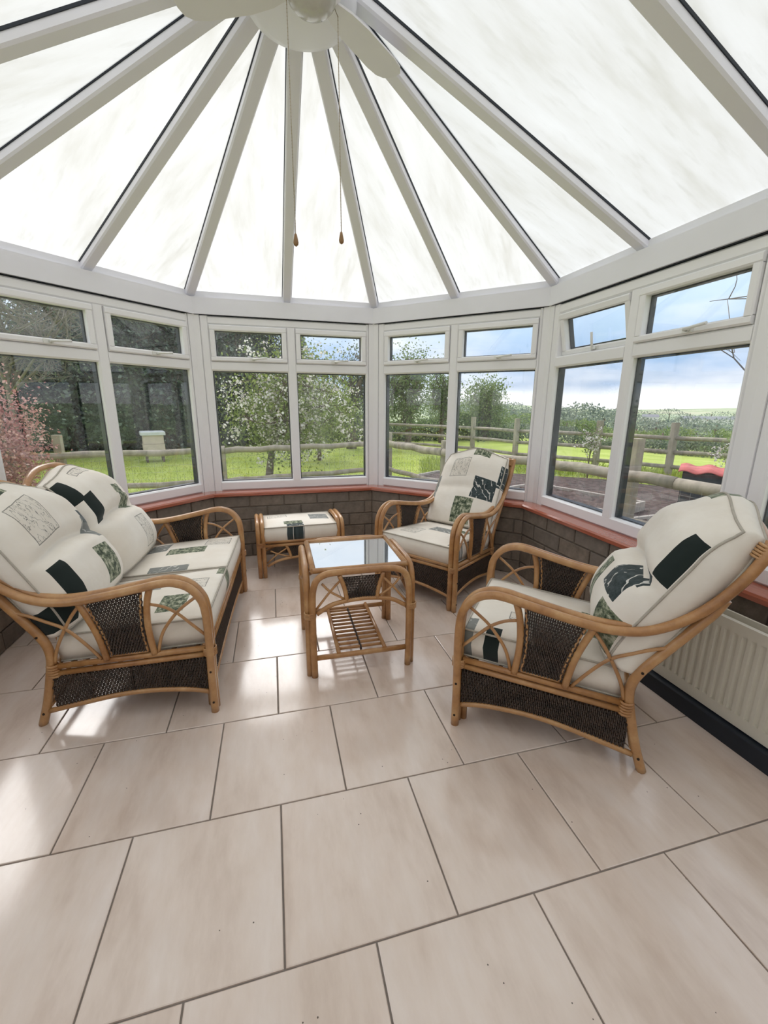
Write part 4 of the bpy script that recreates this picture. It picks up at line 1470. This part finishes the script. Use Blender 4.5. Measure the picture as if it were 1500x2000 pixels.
tree('blossom_tree', 'small tree in white blossom with a bent trunk just beyond the fence', along(528, 9.2), 2.9, (1.35, 1.2, 1.05), 0.085, 9500, 0.065, MAT['leaf_apple'], 14, blossom=(4600, 0.05), lean=(0.42, 0.0), crown_z=1.75, seed=3, sub=7)
tree('blossom_tree', 'smaller sparser blossom tree behind the fence, right of the bent-trunk one', along(628, 12.5), 2.6, (1.15, 1.1, 0.78), 0.07, 6500, 0.065, MAT['leaf_apple'], 12, blossom=(1300, 0.05), crown_z=1.35, seed=4, sub=7)
for k, (px, dd, hh, rx) in enumerate(((30, 19, 3.9, 2.4), (165, 17, 4.3, 2.2), (262, 19, 9, 2.4), (340, 17.5, 9.0, 2.2), (420, 19.5, 9.0, 2.2), (492, 22, 7.0, 1.9))):
    tree('evergreen_tree', ['dark evergreen tree at the far left edge of the lawn', 'broad low dark evergreen tree behind the left window pair', 'tall dark evergreen behind the pale wooden box', 'tall dark evergreen left of the white blossom tree', 'dark evergreen directly behind the white blossom tree', 'lower dark evergreen behind the blossom tree, right of the taller ones'][k],
         along(px, dd), hh, (rx, rx * .9, hh * .46), 0.18, 24000, 0.15, MAT['leaf_dark'], 20, crown_z=hh * .5, seed=20 + k, group='dark evergreens beyond the lawn', sub=6)
tree('bare_tree', 'bare twiggy tree reaching over the top left vent', along(70, 12.5), 7.0, (2.3, 2.0, 2.3), 0.07, 4200, 0.06, MAT['leaf_grey'], 44, crown_z=4.2, seed=40, bark='bark_pale', sub=16)
tree('pink_shrub', 'feathery pink shrub at the left edge of the garden', along(2, 7.4), 2.2, (0.55, 0.55, 0.85), 0.03, 11000, 0.045, MAT['leaf_pink'], 16, crown_z=1.25, seed=41, bark='bark_pale', cat='shrub')
tree('poplar_tree', 'tall narrow poplar seen through the middle top vent', along(600, 40), 10.5, (0.75, 0.75, 4.6), 0.2, 4200, 0.18, MAT['leaf_grey'], 18, crown_z=6.0, seed=42, trunk_top=.9)
tree('garden_tree', 'blue-green tree with dark trunk left of the middle corner post', along(688, 16), 3.9, (0.8, 0.8, 1.35), 0.2, 4200, 0.085, MAT['leaf_grey'], 12, crown_z=2.3, seed=43)
tree('field_tree', 'leafy green tree right of the middle corner post', along(793, 17), 4.3, (1.0, 1.0, 1.65), 0.15, 8500, 0.09, MAT['leaf_fresh'], 16, crown_z=2.4, seed=44)
tree('field_tree', 'slimmer leafy green tree beside the larger one, behind the far armchair', along(856, 19), 3.7, (0.7, 0.7, 1.35), 0.13, 4500, 0.09, MAT['leaf_fresh'], 14, crown_z=2.15, seed=45)
tree('field_tree', 'round pale green tree on the edge of the falling field', along(938, 21), 3.0, (1.1, 1.1, 1.15), 0.12, 8000, 0.10, MAT['leaf_fresh'], 16, crown_z=1.75, seed=46)
tree('young_fruit_tree', 'young fruit tree with pale blossom beyond the vegetable beds', along(1138, 10.5), 1.75, (0.26, 0.26, 0.30), 0.018, 420, 0.045, MAT['leaf_fresh'], 7, blossom=(330, 0.035), crown_z=1.0, seed=47, cat='tree', group='young fruit trees')
tree('young_fruit_tree', 'young fruit tree with pale blossom above the red-roofed low shed', along(1408, 9.5), 1.65, (0.26, 0.26, 0.26), 0.018, 420, 0.045, MAT['leaf_fresh'], 7, blossom=(330, 0.035), crown_z=0.95, seed=48, cat='tree', group='young fruit trees')
tree('overhanging_branch_tree', 'bare thin-twigged tree outside the open vent window on the right', along(1690, 6.6), 4.6, (2.1, 1.9, 1.4), 0.035, 0, 0.03, MAT['leaf_grey'], 26, crown_z=3.2, seed=49, bark='bark', sub=5)
# low hedges behind the lawn and along the field
def hedge(label, px0, d0, px1, d1, h, depth, n, size, mat, seed, name='hedge', base_drop=0.2):
    rng = np.random.default_rng(seed)
    (x0, y0), (x1, y1) = along(px0, d0), along(px1, d1)
    root = empty(name, ((x0 + x1) / 2, (y0 + y1) / 2, 0))
    tag(root, label, 'hedge')
    t = rng.uniform(0, 1, n)
    L = math.hypot(x1 - x0, y1 - y0)
    nx, ny = -(y1 - y0) / L, (x1 - x0) / L
    prof = 0.72 + 0.28 * np.sin(t * L / h * 1.7 + seed) * np.cos(t * L / h * .6 + 2 * seed)
    hh = rng.uniform(0, 1, n) ** 0.7 * h * prof
    w = rng.normal(size=n) * depth * .35
    X = x0 + (x1 - x0) * t + nx * w
    Y = y0 + (y1 - y0) * t + ny * w
    Z = np.array([ground_z(a, b) for a, b in zip(X, Y)]) - base_drop + hh
    leaf_cloud('foliage', np.stack([X - root.location.x, Y - root.location.y, Z], 1), size, mat, root, rng=rng)
    mbs = MB()
    for k in range(max(3, int(L / (h * 1.2)))):
        q = (k + .5) / max(3, int(L / (h * 1.2)))
        gx, gy = x0 + (x1 - x0) * q - root.location.x, y0 + (y1 - y0) * q - root.location.y
        gz = ground_z(gx + root.location.x, gy + root.location.y)
        mbs.tube([(gx, gy, gz - .3), (gx, gy, gz + h * .25), (gx + .1, gy, gz + h * .55)], 0.03 * h, 5)
    mbs.build('stems', MAT['bark'], root)['kind'] = 'stuff'
    return root
hedge('dark shady hedge under the evergreens behind the lawn', -60, 17, 470, 19, 2.4, 1.6, 20000, 0.16, MAT['leaf_dark'], 5)
hedge('mid-green hedge behind the blossom trees', 440, 18, 740, 21, 2.0, 1.5, 14000, 0.13, MAT['leaf_mid'], 6)
hedge('green scrub below the field trees', 740, 20, 1000, 22, 1.5, 1.3, 12000, 0.12, MAT['leaf_mid'], 7)
hedge('grey-green scrub beyond the lower paddock fence', 960, 30, 1560, 26, 1.25, 2.2, 12000, 0.14, MAT['leaf_grey'], 8)
far_rows = [(900, 66, 1330, 62, 3.2, 9), (1180, 50, 1560, 44, 2.4, 10), (820, 120, 1560, 110, 7.5, 11), (860, 210, 1580, 190, 11.0, 12), (760, 380, 1560, 360, 13.0, 13), (800, 620, 1600, 600, 15.0, 14)]
lab = ['fresh green hedgerow in the near field', 'fresh green hedgerow above the red-roofed shed', 'long hedgerow across the middle fields', 'wooded line across the plain', 'far woodland strip below the horizon', 'farthest woodland strip under the skyline']
for (a0, b0, a1, b1, h, sd), lb in zip(far_rows, lab):
    hedge(lb, a0, b0, a1, b1, h, h * 1.2, 9000, h * .085, MAT['leaf_far_hazed'] if sd > 10 else MAT['leaf_fresh'], sd, 'hedgerow', 0.5)
# far white farm buildings
for px, dd, w_, lb in ((1330, 480, 26, 'white farm building far off on the plain'), (1375, 500, 18, 'smaller white farm building right of the wide one on the plain'), (1240, 520, 14, 'small white house far off left of the farm buildings')):
    x, y = along(px, dd)
    z = ground_z(x, y)
    fb = empty('farm_building', (x, y, z), -0.6)
    MB().box(-w_ / 2, w_ / 2, -4, 4, 0, 4.5).build('wall', MAT['far_wall'], fb)
    MB().add([(-w_ / 2 - .4, -4.4, 4.4), (w_ / 2 + .4, -4.4, 4.4), (w_ / 2 + .4, 4.4, 4.4), (-w_ / 2 - .4, 4.4, 4.4), (-w_ / 2 - .4, 0, 7.2), (w_ / 2 + .4, 0, 7.2)],
             [(0, 1, 5, 4), (2, 3, 4, 5), (0, 4, 3), (1, 2, 5), (3, 2, 1, 0)]).build('roof', MAT['far_roof'], fb)
    tag(fb, lb, 'building', 'far buildings')

# ---- garden fence: round rails on posts with wire netting
FP = [(-6.6, 4.35), (-3.7, 4.85), (-0.9, 5.2), (0.25, 5.5), (2.05, 6.0), (2.45, 4.15), (3.3, 2.75), (3.62, 1.1), (3.75, -1.2), (3.8, -3.6)]
fence = empty('garden_fence', (FP[4][0], FP[4][1], GZ))
tag(fence, 'round-rail post fence with wire netting close round the conservatory', 'fence')
FO = Vector((FP[4][0], FP[4][1], GZ))
def FPt(x, y, z):
    return Vector((x, y, z)) - FO
for (x0, y0), (x1, y1) in zip(FP, FP[1:]):
    big = x1 > 2.2
    for z, r in ((0.595, 0.062 if big else 0.048), (0.10, 0.045)):
        pts = []
        for k in range(7):
            t = k / 6
            pts.append(FPt(x0 + (x1 - x0) * t, y0 + (y1 - y0) * t, z + 0.012 * math.sin(k * 2.1 + x0)))
        MB().tube(pts, [r * (1 + .05 * math.sin(k * 3 + x0)) for k in range(7)], 10).build('rail', MAT['fence'], fence)
    L = math.hypot(x1 - x0, y1 - y0)
    wm = MB()
    ux, uy = (x1 - x0) / L, (y1 - y0) / L
    nx, ny = uy * 0.06, -ux * 0.06
    k = 0
    while k * 0.10 < L:
        x, y = x0 + ux * k * 0.10 + nx, y0 + uy * k * 0.10 + ny
        wm.tube([FPt(x, y, GZ), FPt(x, y, .15), FPt(x, y, .56)], 0.0013, 3, caps=False)
        k += 1
    for z in np.arange(GZ + .05, .57, 0.10):
        wm.tube([FPt(x0 + nx, y0 + ny, z), FPt((x0 + x1) / 2 + nx, (y0 + y1) / 2 + ny, z), FPt(x1 + nx, y1 + ny, z)], 0.0013, 3, caps=False)
    wm.build('wire_netting', MAT['wire'], fence)['kind'] = 'stuff'
posts = [(-3.10, 4.98, 0.88), (-0.95, 5.26, 0.66), (0.20, 5.55, 0.62), (2.10, 6.05, 0.80), (2.5, 4.2, 0.78), (3.72, 1.72, 0.98), (3.86, -0.9, 0.95), (-5.2, 4.66, .85)]
for x, y, zt in posts:
    MB().prism([(x - FO.x - .05, y - FO.y - .05), (x - FO.x + .05, y - FO.y - .05), (x - FO.x + .05, y - FO.y + .05), (x - FO.x - .05, y - FO.y + .05)], -0.3, zt - GZ).build('post', MAT['fence'], fence)

# ---- lower paddock fence beyond
def rail_fence(label, pts, zs, r, post_h):
    f0 = pts[0]
    root = empty('paddock_fence', (f0[0], f0[1], 0))
    tag(root, label, 'fence')
    for (x0, y0), (x1, y1) in zip(pts, pts[1:]):
        g0, g1 = ground_z(x0, y0), ground_z(x1, y1)
        for z in zs:
            mb = MB()
            mb.tube([(x0 - f0[0], y0 - f0[1], g0 + z), ((x0 + x1) / 2 - f0[0], (y0 + y1) / 2 - f0[1], (g0 + g1) / 2 + z + .01), (x1 - f0[0], y1 - f0[1], g1 + z)], r, 6)
            mb.build('rail', MAT['fence'], root)
    for x, y in pts:
        g = ground_z(x, y)
        MB().box(x - f0[0] - .055, x - f0[0] + .055, y - f0[1] - .055, y - f0[1] + .055, g - .2, g + post_h).build('post', MAT['fence'], root)
    return root
rail_fence('weathered rail fence across the paddock beyond the vegetable beds', [along(745, 15.5), along(915, 13.5), along(996, 12.2), along(1150, 11.6), along(1290, 11.2), along(1440, 11.0), along(1600, 11)], (0.30, 0.62, 0.92), 0.045, 1.25)

# ---- raised vegetable beds between the house and the fence / beyond it
def bed(label, cx, cy, w, d, rz, h=0.16):
    b = empty('raised_bed', (cx, cy, GZ), rz)
    tag(b, label, 'raised bed', 'raised beds')
    for x0, x1, y0, y1 in ((-w / 2, w / 2, -d / 2, -d / 2 + .05), (-w / 2, w / 2, d / 2 - .05, d / 2), (-w / 2, -w / 2 + .05, -d / 2 + .05, d / 2 - .05), (w / 2 - .05, w / 2, -d / 2 + .05, d / 2 - .05)):
        MB().cbox(x0, x1, y0, y1, -0.02, h, .006).build('edge_board', MAT['bed_edge'], b)
    n = 14
    vs, fs = [], []
    rng = np.random.default_rng(int(cx * 100) % 1000 + 5)
    for j in range(n + 1):
        for i in range(n + 1):
            vs.append((-w / 2 + .04 + (w - .08) * i / n, -d / 2 + .04 + (d - .08) * j / n, h * .7 + rng.normal() * .02))
    for j in range(n):
        for i in range(n):
            a = j * (n + 1) + i
            fs.append((a, a + 1, a + n + 2, a + n + 1))
    mb = MB()
    mb.add(vs, fs, True)
    mb.build('soil', MAT['soil'], b)
    return b
soil_poly = [(2.2, 6.2), (2.5, 4.2), (2.6, 2.2), (2.9, 0.3), (3.0, -2.5), (9.2, -2.2), (8.6, 2.4), (6.9, 5.6), (4.6, 7.4)]
sp_ = MB().prism(soil_poly, GZ - 0.03, GZ + 0.015).build('garden_path', MAT['soil'])
tag(sp_, 'dark trodden earth of the vegetable garden', None, None, 'structure')
bed('raised bed of bare soil nearest the open vent window', 4.75, 1.15, 1.1, 2.3, 0.1)
bed('raised bed of bare soil behind the big fence rail', 4.5, 3.75, 1.1, 2.0, 0.35)
bed('second-row raised bed beyond the square fence post', 6.2, 0.5, 1.1, 2.3, 0.2)
bed('raised bed of bare soil behind the far armchair', 3.45, 5.85, 1.0, 1.5, 0.6)
# seed tray by the beds
tr = empty('seed_tray', (4.05, 3.0, GZ + .015), 0.5)
tag(tr, 'pale blue seed tray on red bricks beside the vegetable bed', 'tray')
MAT['tray'] = simple('pale_blue_plastic', (0.45, 0.62, 0.72), 0.4, 0.4, .05)
MAT['brick'] = simple('red_brick', (0.42, 0.16, 0.11), 0.9, 0.2, .2, 20)
MB().box(-.22, .22, -.15, .15, .07, .085).box(-.22, -.20, -.15, .15, .085, .14).box(.20, .22, -.15, .15, .085, .14).box(-.20, .20, -.15, -.13, .085, .14).box(-.20, .20, .13, .15, .085, .14).build('tray_body', MAT['tray'], tr)
for k in range(2):
    MB().cbox(-.21 + k * .22, -.21 + k * .22 + .2, -.13, .13, 0, .07, .004).build('brick', MAT['brick'], tr)
# coop with red roof
x, y = along(1378, 8.6)
cp = empty('garden_shed', (x, y, GZ), math.radians(-52))
tag(cp, 'low dark shed with wavy red roof beyond the fence on the right', 'shed')
mb = MB()
mb.box(-.40, .40, -.3, .3, 0.0, .56)
mb.build('wall', MAT['shed_wall'], cp)
mb = MB()
vs = []
for k in range(25):
    t = k / 24
    for yy, zz in ((-.36, .56), (.36, .60)):
        vs.append((-.46 + .92 * t, yy, zz + .022 * math.sin(t * 18)))
n_ = len(vs)
vs += [(a, b, c_ + .02) for a, b, c_ in vs]
fs = []
for k in range(24):
    fs += [(2 * k, 2 * k + 1, 2 * k + 3, 2 * k + 2), (n_ + 2 * k, n_ + 2 * k + 2, n_ + 2 * k + 3, n_ + 2 * k + 1), (2 * k, 2 * k + 2, n_ + 2 * k + 2, n_ + 2 * k), (2 * k + 1, n_ + 2 * k + 1, n_ + 2 * k + 3, 2 * k + 3)]
mb.add(vs, fs, True)
mb.build('roof', MAT['shed_roof'], cp)
MB().box(-.2, .10, -.312, -.3, .08, .45).build('door', MAT['shed_wall'], cp)
# hive
x, y = along(316, 13.5)
hv = empty('wooden_box', (x, y, ground_z(x, y)), 0.3)
tag(hv, 'pale wooden box on legs standing by the dark hedge', 'box')
MB().box(-.26, .26, -.24, .24, 0.22, .50).build('lower_box', MAT['hive'], hv)
MB().box(-.25, .25, -.23, .23, .505, .74).build('upper_box', MAT['hive'], hv)
MB().cbox(-.30, .30, -.28, .28, .742, .84, .02).build('roof', MAT['hive_roof'], hv)
for sx in (-1, 1):
    for sy in (-1, 1):
        MB().box(sx * .2 - .025, sx * .2 + .025, sy * .18 - .025, sy * .18 + .025, 0, .22).build('leg', MAT['bark'], hv)

# long grass beyond the right-hand beds
SOIL_HULL = [(2.2, 4.0), (3.0, -2.5), (9.2, -2.2), (8.6, 2.4), (6.9, 5.6), (4.6, 7.4), (2.2, 6.2)]
rng = np.random.default_rng(77)
P = []
for k in range(16000):
    px = rng.uniform(820, 1560)
    dd = rng.uniform(8.0, 12.5)
    x, y = along(px, dd)
    if clip([(x, y), (x + .01, y), (x, y + .01)], SOIL_HULL):
        continue
    P.append((x, y, ground_z(x, y) - .02))
g_ = leaf_cloud('long_grass', P, 0.22, MAT['grass_blade'], None, 0.09, up=2.2, rng=rng)
tag(g_, 'long green grass along the paddock beyond the vegetable beds', 'grass', None, 'stuff')
P = []
for k in range(26000):
    px = rng.uniform(-80, 860)
    dd = rng.uniform(7.2, 16) 
    x, y = along(px, dd)
    P.append((x, y, ground_z(x, y) - .01))
g_ = leaf_cloud('lawn_grass', P, 0.06, MAT['grass_blade'], None, 0.12, up=1.6, rng=rng)
tag(g_, 'short grass blades of the sunny lawn behind the fence', 'grass', None, 'stuff')
